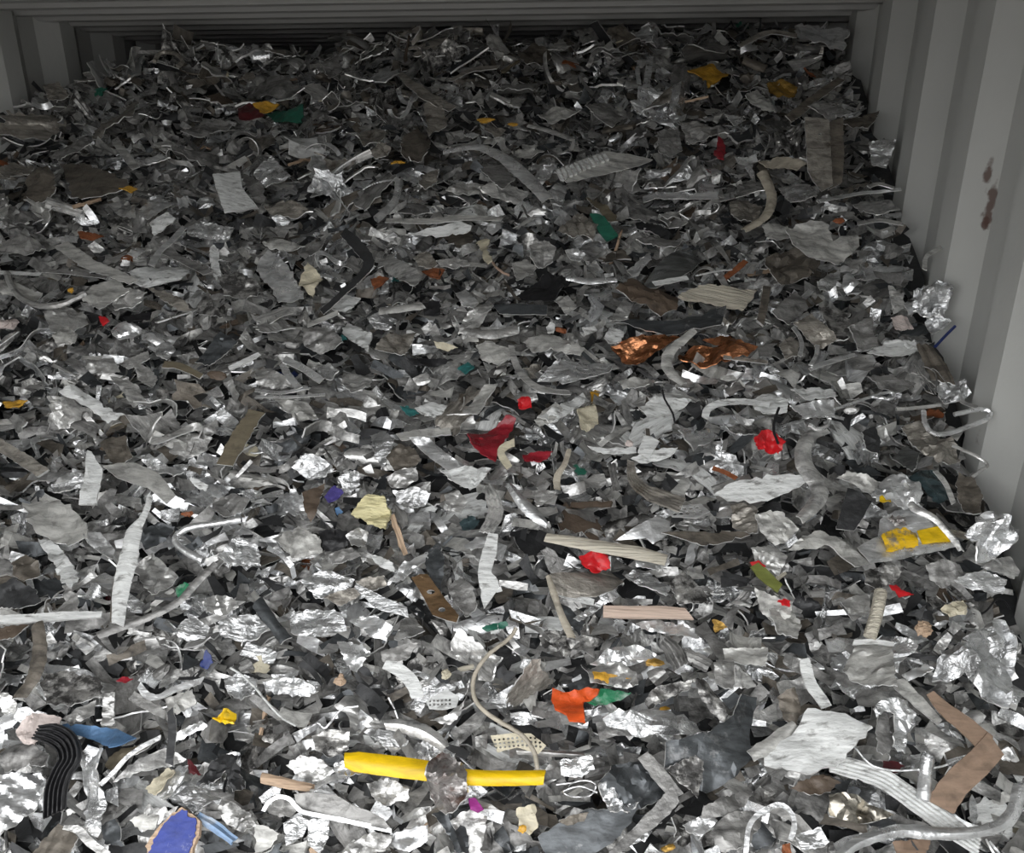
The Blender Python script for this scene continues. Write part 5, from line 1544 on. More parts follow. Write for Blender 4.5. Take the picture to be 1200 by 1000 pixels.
strip('wide taupe fluted strip', 'taupe', [(1082, 403), (1092, 420), (1107, 448)], [16, 24, 24], lift=0.052, ribs=2, ribamp=0.002)
rod('blue cord beside the can end', 'deepblue', [(1110, 407), (1120, 396), (1133, 383)], 1.8, lift=0.06, name='blue_cord', cat='cord')
strip('bright curl of edging', 'bright', [(929, 383), (937, 393), (940, 405), (937, 417)], 5, lift=0.062)
strip('bright zigzag edging', 'bright', [(949, 433), (962, 427), (978, 422), (1003, 415)], [5, 6, 6, 5], lift=0.062)
strip('bright curl beside the zigzag edging', 'bright', [(958, 404), (957, 415), (950, 428)], 5, lift=0.062)
rod('thick bent silver rod loop', 'bright', [(1086, 482), (1088, 497), (1098, 508), (1116, 508), (1142, 499), (1161, 491), (1163, 483), (1150, 480), (1122, 486)], 3, lift=0.09)
rod('kinked thin rod near the wall', 'silver', [(1116, 522), (1134, 530), (1150, 538), (1157, 546), (1149, 552), (1140, 559)], 2.2, lift=0.085)
rod('hairpin-bent rod', 'bright', [(978, 480), (1003, 471), (1028, 463), (1044, 460), (1047, 465), (1040, 468), (1020, 465)], 2, lift=0.07)
rod('straight silver rod', 'silver', [(1050, 480), (1075, 478), (1102, 475)], 2.4, lift=0.07)
rod('short bright hook', 'bright', [(948, 498), (958, 503), (968, 500), (972, 492), (970, 488)], 2.6, lift=0.08)
rod('dark bent cable above the red wrapper', 'black', [(913, 478), (908, 492), (907, 506), (912, 520)], 1.6, lift=0.085, name='bent_cable', cat='cable')
strip('silver rod end at the wall foot', 'silver', [(1148, 464), (1160, 473), (1176, 478)], 5, lift=0.06)
for q in range(9):
    rq = nrng()
    x0, y0 = 1075 + rq.uniform(-8, 14), 432 + rq.uniform(-6, 14)
    rod('fine grey wire strand in a frayed tuft', 'dull', [(x0, y0), (x0 + rq.uniform(6, 16), y0 + rq.uniform(2, 14)), (x0 + rq.uniform(8, 30), y0 + rq.uniform(16, 32))], 0.7, lift=0.06, name='wire_strand', cat='wire', sides=5)['group'] = 'wire strands in the frayed tuft'

# ---- upper heap, in the dim part under the roof
for d_, m_, p_, k_ in (
    ('off-white flat block-like plate', 'white', [(249, 205), (265, 203), (281, 201), (284, 220), (292, 232), (301, 243), (282, 247), (263, 249), (256, 230)], {'crumple': 0.002, 'thick': 0.006, 'rag': 0.3, 'lift': 0.055}),
    ('dull flank beside the off-white plate', 'dull', [(284, 204), (296, 208), (307, 213), (311, 230), (302, 243), (292, 228)], {}),
    ('warm grey jagged wedge', 'warm', [(112, 168), (117, 155), (124, 143), (142, 133), (164, 123), (160, 143), (146, 147), (133, 152), (122, 163)], {}),
    ('large dark taupe plate with an orange tip', 'taupe', [(69, 191), (85, 191), (102, 193), (132, 207), (161, 223), (138, 229), (113, 234), (86, 234), (78, 212)], {'crumple': 0.004}),
    ('orange tip of the dark taupe plate', 'amber', [(139, 221), (150, 219), (161, 221), (154, 226)], {'lift': 0.06}),
    ('bright folded clip', 'bright', [(162, 188), (175, 184), (188, 181), (201, 187), (187, 191), (172, 194)], {}),
    ('pale leaf-like chip', 'pale', [(179, 169), (188, 165), (198, 163), (208, 173), (193, 179)], {}),
    ('dull rolled sheet', 'dull', [(212, 156), (226, 148), (241, 143), (260, 143), (278, 147), (256, 155), (233, 161)], {}),
    ('dim warm triangular cap', 'warm', [(51, 101), (59, 97), (68, 96), (81, 112), (70, 117), (58, 119)], {'lift': 0.06}),
    ('dull fan of folded sheet', 'dull', [(276, 111), (300, 99), (327, 88), (354, 100), (347, 108), (340, 114), (308, 116)], {'ribs': (60, 4, 0.004)}),
    ('maroon plastic scrap under the roof', 'maroon', [(279, 128), (286, 125), (294, 123), (311, 137), (298, 141), (283, 144)], {'lift': 0.05}),
    ('yellow chip beside the maroon scrap', 'amber', [(296, 122), (312, 120), (328, 123), (318, 130), (306, 134)], {'lift': 0.055}),
    ('dark green wrapper', 'green', [(312, 133), (335, 129), (358, 127), (354, 144), (340, 145), (326, 144)], {}),
    ('crumpled silver foil knot', 'foil', [(296, 204), (306, 192), (318, 183), (341, 207), (328, 214), (312, 221)], {}),
    ('bright scooped foil', 'bright', [(159, 248), (173, 238), (188, 230), (201, 240), (188, 250), (173, 258)], {}),
    ('taupe plate at the heap edge', 'taupe', [(30, 215), (45, 200), (65, 205), (68, 225), (50, 238), (35, 235)], {}),
    ('warm torn sheet at the heap edge', 'warm', [(-3, 200), (15, 190), (40, 195), (35, 205), (10, 212)], {}),
    ('dull wedge sheet', 'dull', [(60, 185), (80, 172), (100, 162), (108, 170), (92, 180), (72, 188)], {}),
    ('silver sheet beside the bright scooped foil', 'silver', [(125, 238), (142, 232), (158, 240), (160, 256), (140, 252)], {}),
    ('warm wrinkled sheet near the off-white plate', 'warm', [(310, 243), (330, 238), (355, 243), (368, 250), (345, 256), (318, 252)], {}),
    ('pale plate under the roof', 'pale', [(629, 134), (641, 129), (654, 126), (681, 130), (665, 137), (647, 146)], {}),
    ('dull angular sheet under the roof', 'dull', [(686, 124), (696, 120), (708, 116), (734, 133), (727, 141), (717, 151), (700, 138)], {}),
    ('warm folded column of sheet', 'warm', [(496, 124), (506, 121), (518, 119), (524, 147), (514, 153), (503, 161)], {}),
    ('pale curled chip at the crest', 'pale', [(569, 44), (576, 41), (584, 42), (598, 60), (591, 66), (582, 70)], {}),
    ('pale pyramid chip at the crest', 'pale', [(642, 58), (649, 52), (658, 47), (668, 55), (655, 59)], {}),
    ('pale narrow triangle', 'pale', [(562, 103), (566, 114), (568, 128), (553, 118)], {}),
    ('pale crumpled plate beside the arched strip', 'pale', [(522, 224), (531, 217), (541, 213), (568, 217), (561, 228), (540, 228)], {}),
    ('silver creased sheet under the arched strip', 'silver', [(559, 221), (575, 216), (592, 215), (622, 226), (606, 239), (580, 232)], {}),
    ('dull flat plate behind the arched strip', 'dull', [(562, 198), (575, 194), (588, 193), (604, 210), (588, 221), (574, 208)], {'crumple': 0.002}),
    ('bright flat chip', 'bright', [(544, 159), (553, 156), (562, 158), (554, 163)], {}),
    ('pale slim leaf', 'pale', [(599, 178), (618, 175), (638, 177), (622, 185), (606, 185)], {}),
    ('brownish crumpled sheet in the shade', 'taupe', [(472, 160), (490, 152), (505, 165), (500, 182), (482, 186), (470, 176)], {}),
    ('pale warm torn chip', 'warm', [(433, 178), (446, 166), (458, 172), (452, 184), (440, 185)], {}),
    ('warm bent chip beside the amber lump', 'warm', [(490, 212), (502, 202), (515, 200), (508, 212), (498, 218)], {}),
    ('silver wrinkled foil under the comb plate', 'foil', [(622, 215), (636, 195), (650, 193), (645, 208), (632, 220)], {}),
    ('bright crumpled knot below the arched strip', 'foil', [(642, 225), (654, 215), (664, 220), (660, 242), (648, 246)], {}),
    ('dull triangular plate under the roof', 'dull', [(770, 155), (795, 150), (800, 175), (785, 182), (772, 178)], {}),
    ('tall pale plate with a bright crumpled foot', 'warm', [(943, 137), (957, 138), (972, 140), (974, 180), (976, 217), (963, 224), (953, 212), (947, 200)], {'lift': 0.075, 'tu': 20, 'tv': 0, 'crumple': 0.002, 'creases': 2, 'rag': 0.2, 'holes': ((961, 157, 1.8, 1.6),), 'thick': 0.004}),
    ('dull cap above the tall plate', 'dull', [(946, 124), (955, 120), (964, 118), (998, 132), (985, 136), (972, 139)], {'lift': 0.07}),
    ('dull dark flap near the wall', 'taupe', [(985, 144), (1007, 137), (1031, 129), (1026, 141), (1017, 151), (1000, 150)], {}),
    ('beige flat plate', 'beige', [(889, 191), (899, 185), (911, 181), (948, 190), (934, 200), (912, 197)], {}),
    ('amber torn sheet under the roof', 'amber', [(806, 81), (818, 78), (831, 77), (854, 87), (842, 94), (830, 101), (820, 89)], {}),
    ('dark red plastic piece', 'crimson', [(842, 160), (847, 163), (851, 171), (848, 188), (836, 183), (841, 172)], {'lift': 0.05}),
    ('bright chip high on the slope', 'bright', [(849, 134), (862, 136), (874, 140), (860, 148)], {}),
    ('silver fluted sheet high on the slope', 'silver', [(796, 141), (814, 143), (831, 147), (834, 163), (820, 166), (806, 168)], {'ribs': (40, 3, 0.003)}),
    ('dark shiny crumple by the wall', 'foil', [(1026, 168), (1041, 165), (1058, 167), (1053, 183), (1047, 198), (1030, 194)], {}),
    ('bright torn foil below the tall plate', 'foil', [(912, 221), (930, 217), (948, 217), (958, 230), (943, 235), (926, 238)], {}),
    ('dull ribbed flap', 'dull', [(866, 218), (882, 214), (898, 213), (901, 230), (882, 231), (862, 231)], {'ribs': (80, 4, 0.002)}),
    ('warm crumpled sheet below the ribbed flap', 'warm', [(855, 238), (875, 235), (893, 242), (888, 258), (868, 262), (856, 252)], {}),
    ('silver plate fan beside the wall', 'silver', [(1000, 240), (1020, 234), (1042, 236), (1055, 246), (1030, 250), (1008, 250)], {}),
    ('dull rumpled sheet at the crest', 'dull', [(800, 45), (830, 38), (860, 48), (855, 62), (825, 66), (805, 60)], {}),
    ('dim taupe sheet at the crest', 'taupe', [(605, 62), (625, 52), (648, 62), (640, 75), (618, 78)], {}),
    ('dim dull sheet at the crest', 'dull', [(375, 75), (395, 68), (402, 85), (385, 92)], {}),
    ('warm rough sheet under the roof', 'warm', [(420, 160), (440, 150), (455, 158), (445, 168), (425, 170)], {}),
    ('amber-brown crumple under the roof', 'gold', [(898, 98), (915, 92), (935, 102), (932, 112), (912, 114), (902, 108)], {}),
    ('pale bent flap near the crest', 'pale', [(873, 112), (886, 106), (898, 118), (910, 132), (892, 130), (880, 122)], {}),
):
    poly(d_, m_, p_, **k_)
o = poly('pale comb-like plate with a row of raised ribs', 'pale', [(650, 201), (680, 188), (708, 177), (735, 180), (765, 187), (750, 194), (705, 205), (664, 214)], lift=0.06, crumple=0.001, creases=1, rag=0.2, name='comb_plate', cat='plate')
for q in range(11):
    x0, y0 = 653 + q * 5.3, 201 - q * 2.0
    strip('', 'white', [(x0, y0), (x0 + 5.5, y0 + 11.5 - q * 0.35)], 3.4, parent=o, hump=[0.006, 0.006], thick=0.006, noise=0, rag=0.01, name='rib', n=3)
wrap(o, 'plate', True)
strip('arched satin strip like a bent blade', 'bright', [(519, 177), (540, 174), (562, 175), (588, 187), (615, 207), (642, 233)], [7, 9, 12, 15, 17, 14], lift=0.072, bow=0.004, noise=0.001, hump=[0, 0.004, 0.01, 0.012, 0.006, 0], name='arched_strip')
strip('silver angled strip in the shade', 'silver', [(134, 163), (146, 180), (159, 197)], 9, lift=0.055)
lump('small silver knob in the shade', 'silver', (203, 114), 6, 7, lift=0.05)
rod('pale bent loop of rod under the roof', 'warm', [(181, 72), (186, 64), (195, 61), (207, 64), (214, 72), (208, 78)], 2.4, lift=0.06)
strip('thin bright laths of the fan', 'bright', [(309, 119), (328, 117), (346, 114)], 3.2, lift=0.055)
lump('silver crushed tube end at the heap edge', 'silver', (4, 233), 9, 13, lift=0.045)
strip('warm dark gnarled strip', 'warm', [(468, 86), (482, 98), (497, 110), (512, 118), (530, 127)], [7, 12, 15, 15, 10], lift=0.055, noise=0.008)
lump('amber lump in the shade', 'amber', (570, 142), 13, 7, lift=0.045)
lump('small amber fleck beside the amber lump', 'amber', (601, 145), 7, 3.5, lift=0.045)
lump('amber lump below the warm chip', 'amber', (465, 190), 11, 7, lift=0.045)
strip('warm bent lath near the crest', 'warm', [(528, 95), (548, 84), (562, 80), (584, 78)], [4, 6, 9, 7], lift=0.055)
strip('bright glinting foil streak', 'bright', [(750, 70), (747, 82), (749, 98)], 5, lift=0.05, noise=0.004)
strip('bright glinting upright foil', 'bright', [(762, 66), (760, 82), (757, 104)], 8, lift=0.05, noise=0.004)
rod('bright bent tube with a raised end', 'bright', [(467, 212), (466, 226), (460, 240), (441, 257)], 4.5, lift=0.07, name='bent_pipe', cat='pipe', hollow=True, sides=9)
strip('long pale level strip', 'pale', [(452, 258), (500, 259), (545, 255), (588, 257)], [7, 8, 8, 6], lift=0.055)
strip('silver slim half tube', 'silver', [(619, 146), (645, 152), (674, 163)], [6, 8, 6], bow=0.004, lift=0.055)
strip('dark taupe upright board beside the tall plate', 'taupe', [(980, 140), (981, 178), (979, 218)], 16, lift=0.06, thick=0.006, tu=20, noise=0.0005)
strip('dark diagonal bar under the roof', 'taupe', [(924, 139), (940, 127), (955, 115), (986, 92)], [13, 13, 12, 9], lift=0.07)
strip('warm beige S-shaped hose', 'beige', [(893, 200), (901, 215), (905, 232), (897, 252), (872, 268)], [14, 13, 12, 11, 8], lift=0.066, bow=0.006, name='flattened_hose', cat='hose')
strip('warm dull arched strip at the crest', 'warm', [(866, 54), (885, 44), (904, 37), (934, 42)], [6, 8, 9, 8], lift=0.06)
strip('bright slat near the wall', 'bright', [(958, 236), (985, 230), (1010, 226), (1056, 222)], 5, lift=0.06)
strip('thin silver slat below the bright slat', 'silver', [(1005, 262), (1030, 258), (1058, 262)], 6, lift=0.06)
strip('pale ribbon near the bright slat', 'silver', [(1018, 219), (1030, 215), (1048, 220)], 5, lift=0.06)
lump('red-orange crumb near the bright flap', 'rust', (983, 258), 8, 5, lift=0.055)

# ------------------------------------------------------------------ the rest of the scrap: individual pieces in between
GW, GH = 1400, 1200       # footprint mask in photo pixels, offset by 100
MASK = np.zeros((GH // 4, GW // 4), bool)
for f in FOOT:
    xs = [p[0] for p in f]
    ys = [p[1] for p in f]
    for gy in range(int((min(ys) + 100) // 4), int((max(ys) + 100) // 4) + 1):
        for gx in range(int((min(xs) + 100) // 4), int((max(xs) + 100) // 4) + 1):
            if 0 <= gx < GW // 4 and 0 <= gy < GH // 4 and inside((gx * 4 - 98, gy * 4 - 98), f):
                MASK[gy, gx] = True


def covered(px, py, rad):
    n = 0
    for k in range(17):
        a = k * math.pi / 4
        q = 0 if k == 16 else rad * (1.0 if k < 8 else 0.55)
        gx, gy = int((px + q * math.cos(a) + 100) // 4), int((py + q * math.sin(a) + 100) // 4)
        if 0 <= gx < GW // 4 and 0 <= gy < GH // 4 and MASK[gy, gx]:
            n += 1
    return n


def fold_sheet(r, L, W, nx, ny, folds, amax, jag=0.12, across=False, nz=0.03, taper=None):
    u = np.linspace(-0.5, 0.5, nx)
    v = np.linspace(-0.5, 0.5, ny)
    UV = np.zeros((nx, ny, 2))
    tp = taper if taper is not None else r.uniform(0.35, 1.0)
    skew = r.normal(0, 0.25)
    top = 1 + r.normal(0, jag, nx)
    bot = 1 + r.normal(0, jag, nx)
    for i in range(nx):
        s = (u[i] + 0.5)
        wid = 1.0 - (1 - tp) * s
        for j in range(ny):
            q = v[j] * wid * (top[i] if v[j] > 0 else bot[i])
            UV[i, j] = (u[i] * L + skew * v[j] * W + (r.normal(0, jag * 0.5) * W if i in (0, nx - 1) else 0), q * W)
    UV = UV.reshape(-1, 2)
    P = np.zeros((nx * ny, 3))
    P[:, :2] = UV
    for _ in range(folds):
        c = np.array((r.uniform(-0.38, 0.38) * L, r.uniform(-0.38, 0.38) * W))
        ph = r.normal(0, 0.35) if across else r.uniform(0, math.pi)
        e = np.array((math.cos(ph), math.sin(ph)))
        s = (UV - c) @ e
        i0 = int(np.argmin(((UV - c) ** 2).sum(1)))
        ii, jj = divmod(i0, ny)
        i1, j1 = min(nx - 2, ii), min(ny - 2, jj)
        du = P[(i1 + 1) * ny + j1] - P[i1 * ny + j1]
        dv = P[i1 * ny + j1 + 1] - P[i1 * ny + j1]
        ax = -math.sin(ph) * du / (np.linalg.norm(du) + 1e-9) + math.cos(ph) * dv / (np.linalg.norm(dv) + 1e-9)
        ax = ax / (np.linalg.norm(ax) + 1e-9)
        rad = L * r.choice((0.03, 0.10, 0.20, 0.40))
        ang = r.normal(0, amax) * np.clip(s / rad, 0, 1)
        o = P[i0].copy()
        X = P - o
        ca, sa = np.cos(ang)[:, None], np.sin(ang)[:, None]
        P = o + X * ca + np.cross(ax, X) * sa + ax * (X @ ax)[:, None] * (1 - ca)
    P += r.normal(0, nz, P.shape) * min(L, W) * np.array((0.3, 0.3, 1.0))
    F = []
    for i in range(nx - 1):
        for j in range(ny - 1):
            a = i * ny + j
            b = (a, a + ny, a + ny + 1, a + 1)
            if r.random() < 0.5:
                F += [(b[0], b[1], b[2]), (b[0], b[2], b[3])]
            else:
                F += [(b[0], b[1], b[3]), (b[1], b[2], b[3])]
    return P, F


def settle(P):
    """turn a piece so that it lies flat, longest way along x"""
    P = np.array([tuple(p) for p in P])
    P = P - P.mean(0)
    w, E = np.linalg.eigh(P.T @ P)
    R = E[:, ::-1]
    if np.linalg.det(R) < 0:
        R[:, 2] *= -1
    P = P @ R
    P -= 0.5 * (P.max(0) + P.min(0))
    return P


def solid(P, F, thick):
    v, f = shell([Vector(p) for p in P], F, thick)
    return [tuple(p) for p in v], f, 2 * len(F)


def g_sheet(r):
    P, F = fold_sheet(r, r.uniform(0.07, 0.14), r.uniform(0.04, 0.085), 14, 9, int(r.integers(3, 6)), 0.7, nz=0.014)
    return solid(settle(P), F, 0.0026), 46


def g_strip(r):
    P, F = fold_sheet(r, r.uniform(0.10, 0.22), r.uniform(0.014, 0.032), 18, 4, int(r.integers(2, 4)), 0.7, jag=0.07, across=True, nz=0.02, taper=r.uniform(0.5, 1.0))
    return solid(settle(P), F, 0.0028), 46


def g_foil(r):
    P, F = fold_sheet(r, r.uniform(0.10, 0.16), r.uniform(0.08, 0.13), 13, 10, int(r.integers(6, 10)), 0.85, nz=0.02)
    return solid(settle(P), F, 0.0016), 26


def g_profile(r):
    sec = [
        [(-0.5, 0.45), (-0.5, 0), (0.5, 0), (0.5, 0.45)],
        [(-0.5, 0.0), (0.3, 0), (0.3, 0.6)],
        [(-0.5, 0), (-0.3, 0.2), (-0.1, 0), (0.1, 0.2), (0.3, 0), (0.5, 0.2)],
        [(-0.5, 0.1), (-0.3, 0), (0.0, -0.06), (0.3, 0), (0.5, 0.1)],
        [(-0.5, 0.3), (-0.45, 0), (-0.05, 0), (0, 0.25), (0.05, 0), (0.45, 0), (0.5, 0.3)],
    ][int(r.integers(0, 5))]
    L, W = r.uniform(0.06, 0.15), r.uniform(0.022, 0.05)
    n = 9
    b1, b2, tw = r.normal(0, 0.35), r.normal(0, 0.25), r.normal(0, 0.5)
    sq = r.uniform(0.2, 1.0, 2)
    P, F = [], []
    m = len(sec)
    for i in range(n):
        s = i / (n - 1) - 0.5
        cr = sq[0] + (sq[1] - sq[0]) * (s + 0.5)
        for (a, h) in sec:
            y, z = a * W * (1 + r.normal(0, 0.03)), h * W * cr
            c, d = math.cos(tw * s), math.sin(tw * s)
            P.append((s * L, y * c - z * d + b2 * L * s * s, y * d + z * c + b1 * L * s * s * 2))
    for i in range(n - 1):
        for j in range(m - 1):
            a = i * m + j
            F.append((a, a + m, a + m + 1, a + 1))
    return solid(settle(P), F, 0.0025), 35


def g_ribbon(r):
    L, W = r.uniform(0.13, 0.26), r.uniform(0.006, 0.013)
    n = 26
    P, F = [], []
    p = np.zeros(3)
    th, ph = 0.0, 0.0
    k1, k2, f1, f2 = r.uniform(2, 8), r.uniform(1, 5), r.uniform(2, 7), r.uniform(0, 6)
    roll0, rollr = r.uniform(0, 6), r.normal(0, 2.5)
    for i in range(n):
        s = i / (n - 1)
        th += k1 * math.sin(f1 * s * 2 + f2) / n * 2
        ph = 0.5 * math.sin(k2 * s * 2 + f2)
        d = np.array((math.cos(th) * math.cos(ph), math.sin(th) * math.cos(ph), math.sin(ph)))
        p = p + d * L / n
        side = np.cross(d, (0, 0, 1))
        side /= np.linalg.norm(side) + 1e-9
        nr = np.cross(side, d)
        a = roll0 + rollr * s
        q = side * math.cos(a) + nr * math.sin(a)
        P += [p - q * W / 2, p + q * W / 2]
    for i in range(n - 1):
        a = 2 * i
        F.append((a, a + 2, a + 3, a + 1))
    return solid(settle(P), F, 0.0022), 40


def g_tube(r):
    L, R = r.uniform(0.05, 0.11), r.uniform(0.007, 0.015)
    n, m = 8, 12
    P, F = [], []
    fl = r.uniform(0.12, 0.6, 2)
    bend = r.normal(0, 0.4)
    dent = r.uniform(0.2, 0.9)
    for i in range(n):
        s = i / (n - 1)
        k = fl[0] + (fl[1] - fl[0]) * s
        dd = math.exp(-((s - dent) / 0.15) ** 2) * 0.5
        for j in range(m):
            a = 2 * math.pi * j / m
            rr = R * (1 + r.normal(0, 0.10))
            P.append(((s - 0.5) * L, math.cos(a) * rr * (1.3 - 0.3 * k), math.sin(a) * rr * k * (1 - dd * (math.sin(a) > 0)) + bend * L * (s - 0.5) ** 2))
    for i in range(n - 1):
        for j in range(m):
            a, b = i * m + j, i * m + (j + 1) % m
            F.append((a, a + m, b + m, b))
    V, G = shell([Vector(p) for p in settle(P)], F, 0.002)
    return ([tuple(v) for v in V], G), 45


def g_wire(r):
    L, R = r.uniform(0.12, 0.24), r.uniform(0.0014, 0.0028)
    n, m = 22, 6
    P, F = [], []
    p = np.zeros(3)
    th = 0.0
    k1, f1, f2, f3 = r.uniform(1, 6), r.uniform(1, 6), r.uniform(0, 6), r.uniform(0, 6)
    for i in range(n):
        s = i / (n - 1)
        th += k1 * math.sin(f1 * s * 2 + f2) / n * 2
        d = np.array((math.cos(th), math.sin(th), 0.35 * math.sin(5 * s + f3)))
        p = p + d * L / n
        side = np.array((-math.sin(th), math.cos(th), 0))
        for j in range(m):
            a = 2 * math.pi * j / m
            P.append(p + side * math.cos(a) * R + np.array((0, 0, 1)) * math.sin(a) * R)
    for i in range(n - 1):
        for j in range(m):
            a, b = i * m + j, i * m + (j + 1) % m
            F.append((a, a + m, b + m, b))
    F.append(tuple(range(m)))
    F.append(tuple(reversed(range((n - 1) * m, n * m))))
    return (settle(P).tolist(), F), 60


def g_plate(r):
    P, F = fold_sheet(r, r.uniform(0.05, 0.10), r.uniform(0.03, 0.06), 6, 5, 1, 0.35, jag=0.16, nz=0.015)
    return solid(settle(P), F, r.uniform(0.003, 0.006)), 30


def g_chunk(r):
    V, F = crumple_ball(r, r.uniform(0.35, 0.8), 2)
    k = np.array((1, r.uniform(0.5, 0.8), r.uniform(0.35, 0.6))) * r.uniform(0.020, 0.040)
    return (settle([np.array(v) * k for v in V]).tolist(), F), 28


def g_splinter(r):
    P, F = fold_sheet(r, r.uniform(0.05, 0.10), r.uniform(0.007, 0.014), 9, 3, 1, 0.12, jag=0.2, across=True, nz=0.04, taper=r.uniform(0.2, 0.8))
    return shell([Vector(p) for p in settle(P)], F, 0.005), 35


def g_chip(r):
    P, F = fold_sheet(r, r.uniform(0.022, 0.05), r.uniform(0.014, 0.03), 6, 5, 2, 0.6, jag=0.2, nz=0.03)
    return shell([Vector(p) for p in settle(P)], F, 0.002), 38


KINDS = [
    # name, builder, shapes, how many, category, phrase, finish weights
    ('torn_sheet', g_sheet, 44, 295, 'scrap metal', 'torn creased sheet'),
    ('bent_strip', g_strip, 40, 290, 'scrap metal', 'narrow bent strip'),
    ('crumpled_foil', g_foil, 40, 295, 'scrap metal', 'crumpled foil piece'),
    ('profile_offcut', g_profile, 40, 270, 'scrap metal', 'twisted profile offcut'),
    ('curled_ribbon', g_ribbon, 28, 190, 'scrap metal', 'thin curled metal ribbon'),
    ('tube_offcut', g_tube, 18, 80, 'scrap metal', 'crushed tube offcut'),
    ('bent_wire', g_wire, 16, 70, 'wire', 'thin bent wire'),
    ('plate_chip', g_plate, 36, 290, 'scrap metal', 'thick broken plate chip'),
    ('wood_splinter', g_splinter, 14, 60, 'wood', 'broken wood splinter'),
    ('plastic_chip', g_chip, 16, 48, 'plastic', 'small plastic chip'),
    ('cast_chunk', g_chunk, 20, 160, 'scrap metal', 'lumpy cast metal chunk'),
]
FINISH = {
    'torn_sheet': (('bright', .13), ('silver', .28), ('dull', .25), ('pale', .09), ('mottled', .10), ('warm', .05), ('slate', .06), ('dark', .04)),
    'bent_strip': (('bright', .20), ('silver', .28), ('dull', .22), ('white', .05), ('pale', .07), ('warm', .07), ('dark', .11)),
    'crumpled_foil': (('foil', .46), ('mottled', .26), ('silver', .18), ('dull', .10)),
    'profile_offcut': (('bright', .16), ('silver', .30), ('dull', .28), ('white', .05), ('dark', .12), ('taupe', .09)),
    'curled_ribbon': (('bright', .40), ('silver', .36), ('dull', .24)),
    'tube_offcut': (('bright', .3), ('silver', .4), ('dull', .3)),
    'bent_wire': (('bright', .5), ('dull', .3), ('black', .2)),
    'plate_chip': (('silver', .20), ('dull', .26), ('pale', .12), ('white', .06), ('slate', .13), ('taupe', .09), ('bright', .07), ('brown', .07)),
    'wood_splinter': (('wood', .35), ('brown', .35), ('olive', .2), ('greywood', .1)),
    'plastic_chip': (('amber', .05), ('teal', .12), ('green', .08), ('maroon', .12), ('deepblue', .04), ('cream', .14), ('rust', .18), ('black', .10)),
    'cast_chunk': (('mottled', .40), ('silver', .22), ('dull', .32), ('foil', .06)),
}
UPPER_DIM = {'bright': 'warm', 'foil': 'mottled', 'pale': 'warm', 'silver': 'dull', 'dull': 'taupe', 'white': 'warm'}   # upper heap: dim warm bounce light put into darker, browner piece colours
ADJ = {'bright': 'bright silver', 'silver': 'satin silver-grey', 'dull': 'dull mid-grey', 'pale': 'pale matt grey', 'mottled': 'stained mottled grey', 'warm': 'warm grey-beige', 'slate': 'dark slate', 'dark': 'charcoal black', 'white': 'white painted', 'foil': 'shiny crinkled', 'taupe': 'brownish taupe', 'black': 'black coated', 'brown': 'dark brown', 'wood': 'tan', 'olive': 'olive-brown', 'greywood': 'weathered grey', 'amber': 'amber yellow', 'teal': 'teal', 'green': 'dark green', 'maroon': 'dark red', 'deepblue': 'deep blue', 'cream': 'cream', 'rust': 'rust-orange'}


import re
NEAR = []
for o in list(col.objects):
    if 'label' in o and o.parent is None and o.get('kind') is None:
        t = o['label']
        for zn in (' by the corrugated wall', ' high under the roof', ' low on the heap', ' on the mid slope'):
            if t.endswith(zn):
                t = t[:-len(zn)]
        t = re.split(r',| with | like | beside | below | above | under | near | at | on | in | of | carrying | inside | over | behind | across | running | ending | left | and a | joined | tucked ', t)[0]
        NEAR.append((o.matrix_world.translation.copy(), t))
NP = np.array([tuple(p) for p, _ in NEAR])


def beside(c):
    i = int(np.argmin(((NP - np.array(tuple(c))) ** 2).sum(1)))
    return NEAR[i][1]


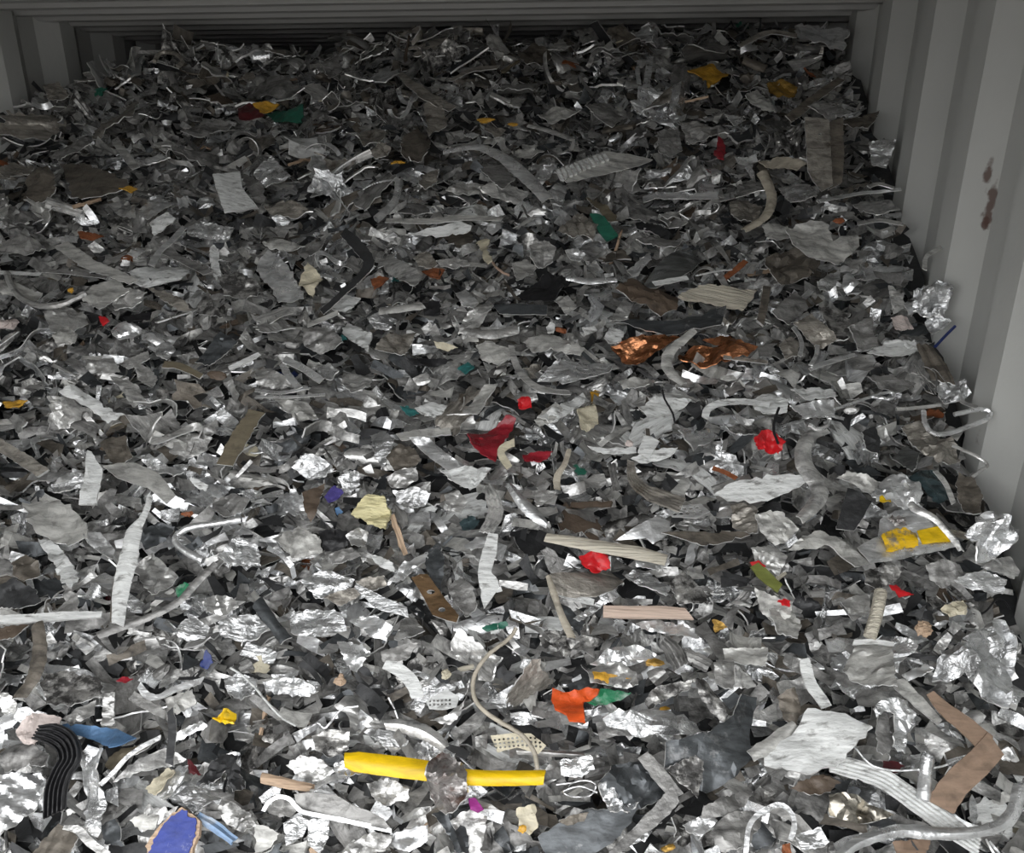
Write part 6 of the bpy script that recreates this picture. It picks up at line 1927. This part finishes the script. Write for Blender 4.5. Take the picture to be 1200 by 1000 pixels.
def scatter():
    r = np.random.default_rng(2024)
    for (name, fn, shapes, count, cat, phrase) in KINDS:
        lib = []
        for k in range(shapes):
            (V, F, *rim), sharp = fn(np.random.default_rng(900 + k * 13 + len(name) * 101))
            me = to_mesh(name, V, F, sharp, rim[0] if rim else None)
            me.materials.append(MATS['silver'])
            if rim:
                me.materials.append(MATS['cut_edge'])
            A = np.array(V)
            lib.append((me, A.max(0) - A.min(0)))
        fin, wts = zip(*FINISH[name])
        wts = np.array(wts) / sum(wts)
        a1, a2 = 0.7548776662, 0.5698402910
        s0, s1 = r.random(), r.random()
        made, i = 0, 0
        while made < count and i < 20000:
            i += 1
            x = XL + 0.03 + ((s0 + a1 * i) % 1.0) * (XR - XL - 0.06)
            y = 0.74 + ((s1 + a2 * i) % 1.0) * 2.05
            z = heap_z(x, y)
            px, py = project(Vector((x, y, z)))
            if not (-45 < px < 1245 and 15 < py < 1045):
                continue
            if y > 2.62 and r.random() < 0.4:
                continue
            me, ext = lib[int(r.integers(0, shapes))]
            sc = r.uniform(0.85, 1.12 if name == 'crumpled_foil' else 1.40)
            depth = (Vector((x, y, z)) - CAM).length
            rad = 0.46 * sc * ext[0] / depth * FPX
            cv = covered(px, py, rad)
            if cv >= 8 and r.random() < 0.7:
                continue
            n = heap_n(x, y)
            lift = r.uniform(-0.012, 0.030)
            ts = 0.36
            if cv >= 1:
                sc *= 0.85
                lift = r.uniform(-0.034, -0.006) - 0.25 * sc * ext[2]
                ts = 0.10
            n = (n + Vector(r.normal(0, ts, 3))).normalized()
            sp = r.normal(0, 0.6) if r.random() < 0.72 else r.uniform(-1.6, 1.6)
            u = (U0 * math.cos(sp) + V0 * math.sin(sp))
            u = (u - n * u.dot(n)).normalized()
            if r.random() < 0.5:
                u = -u
            if r.random() < 0.5:
                n = n
                v = n.cross(u)
                M = Matrix(((u.x, v.x, n.x, 0), (u.y, v.y, n.y, 0), (u.z, v.z, n.z, 0), (0, 0, 0, 1)))
            else:
                v = (-n).cross(u)
                M = Matrix(((u.x, v.x, -n.x, 0), (u.y, v.y, -n.y, 0), (u.z, v.z, -n.z, 0), (0, 0, 0, 1)))
            c = Vector((x, y, z)) + N0 * lift
            hx = 0.5 * sc * (abs(M[0][0]) * ext[0] + abs(M[0][1]) * ext[1] + abs(M[0][2]) * ext[2]) + 0.004
            hz = 0.5 * sc * (abs(M[2][0]) * ext[0] + abs(M[2][1]) * ext[1] + abs(M[2][2]) * ext[2]) + 0.004
            c.x = min(max(c.x, XL + hx), XR - hx)
            c.z = min(c.z, ZROOF - hz)
            mat = fin[int(r.choice(len(fin), p=wts))]
            if y > 1.9 and mat in UPPER_DIM and r.random() < min(0.55, (y - 1.9) * 1.2):
                mat = UPPER_DIM[mat]
            o = bpy.data.objects.new(name, me)
            o.material_slots[0].link = 'OBJECT'
            o.material_slots[0].material = MATS[mat]
            o.matrix_world = Matrix.Translation(c) @ M @ Matrix.Scale(sc, 4)
            col.objects.link(o)
            big = sc * ext[0]
            size = 'small ' if big < 0.09 else ('large ' if big > 0.15 else '')
            pose = ' standing on edge' if n.z < 0.62 else ''
            lab = (size + ADJ[mat] + ' ' + phrase + pose + ' beside the ' + beside(c)).split()
            if len(lab) > 16 and pose:
                lab = (size + ADJ[mat] + ' ' + phrase + ' beside the ' + beside(c)).split()
            tag(o, ' '.join(lab[:16]), cat, ADJ[mat] + ' ' + phrase + 's in the heap')
            made += 1
        print(name, made)


scatter()
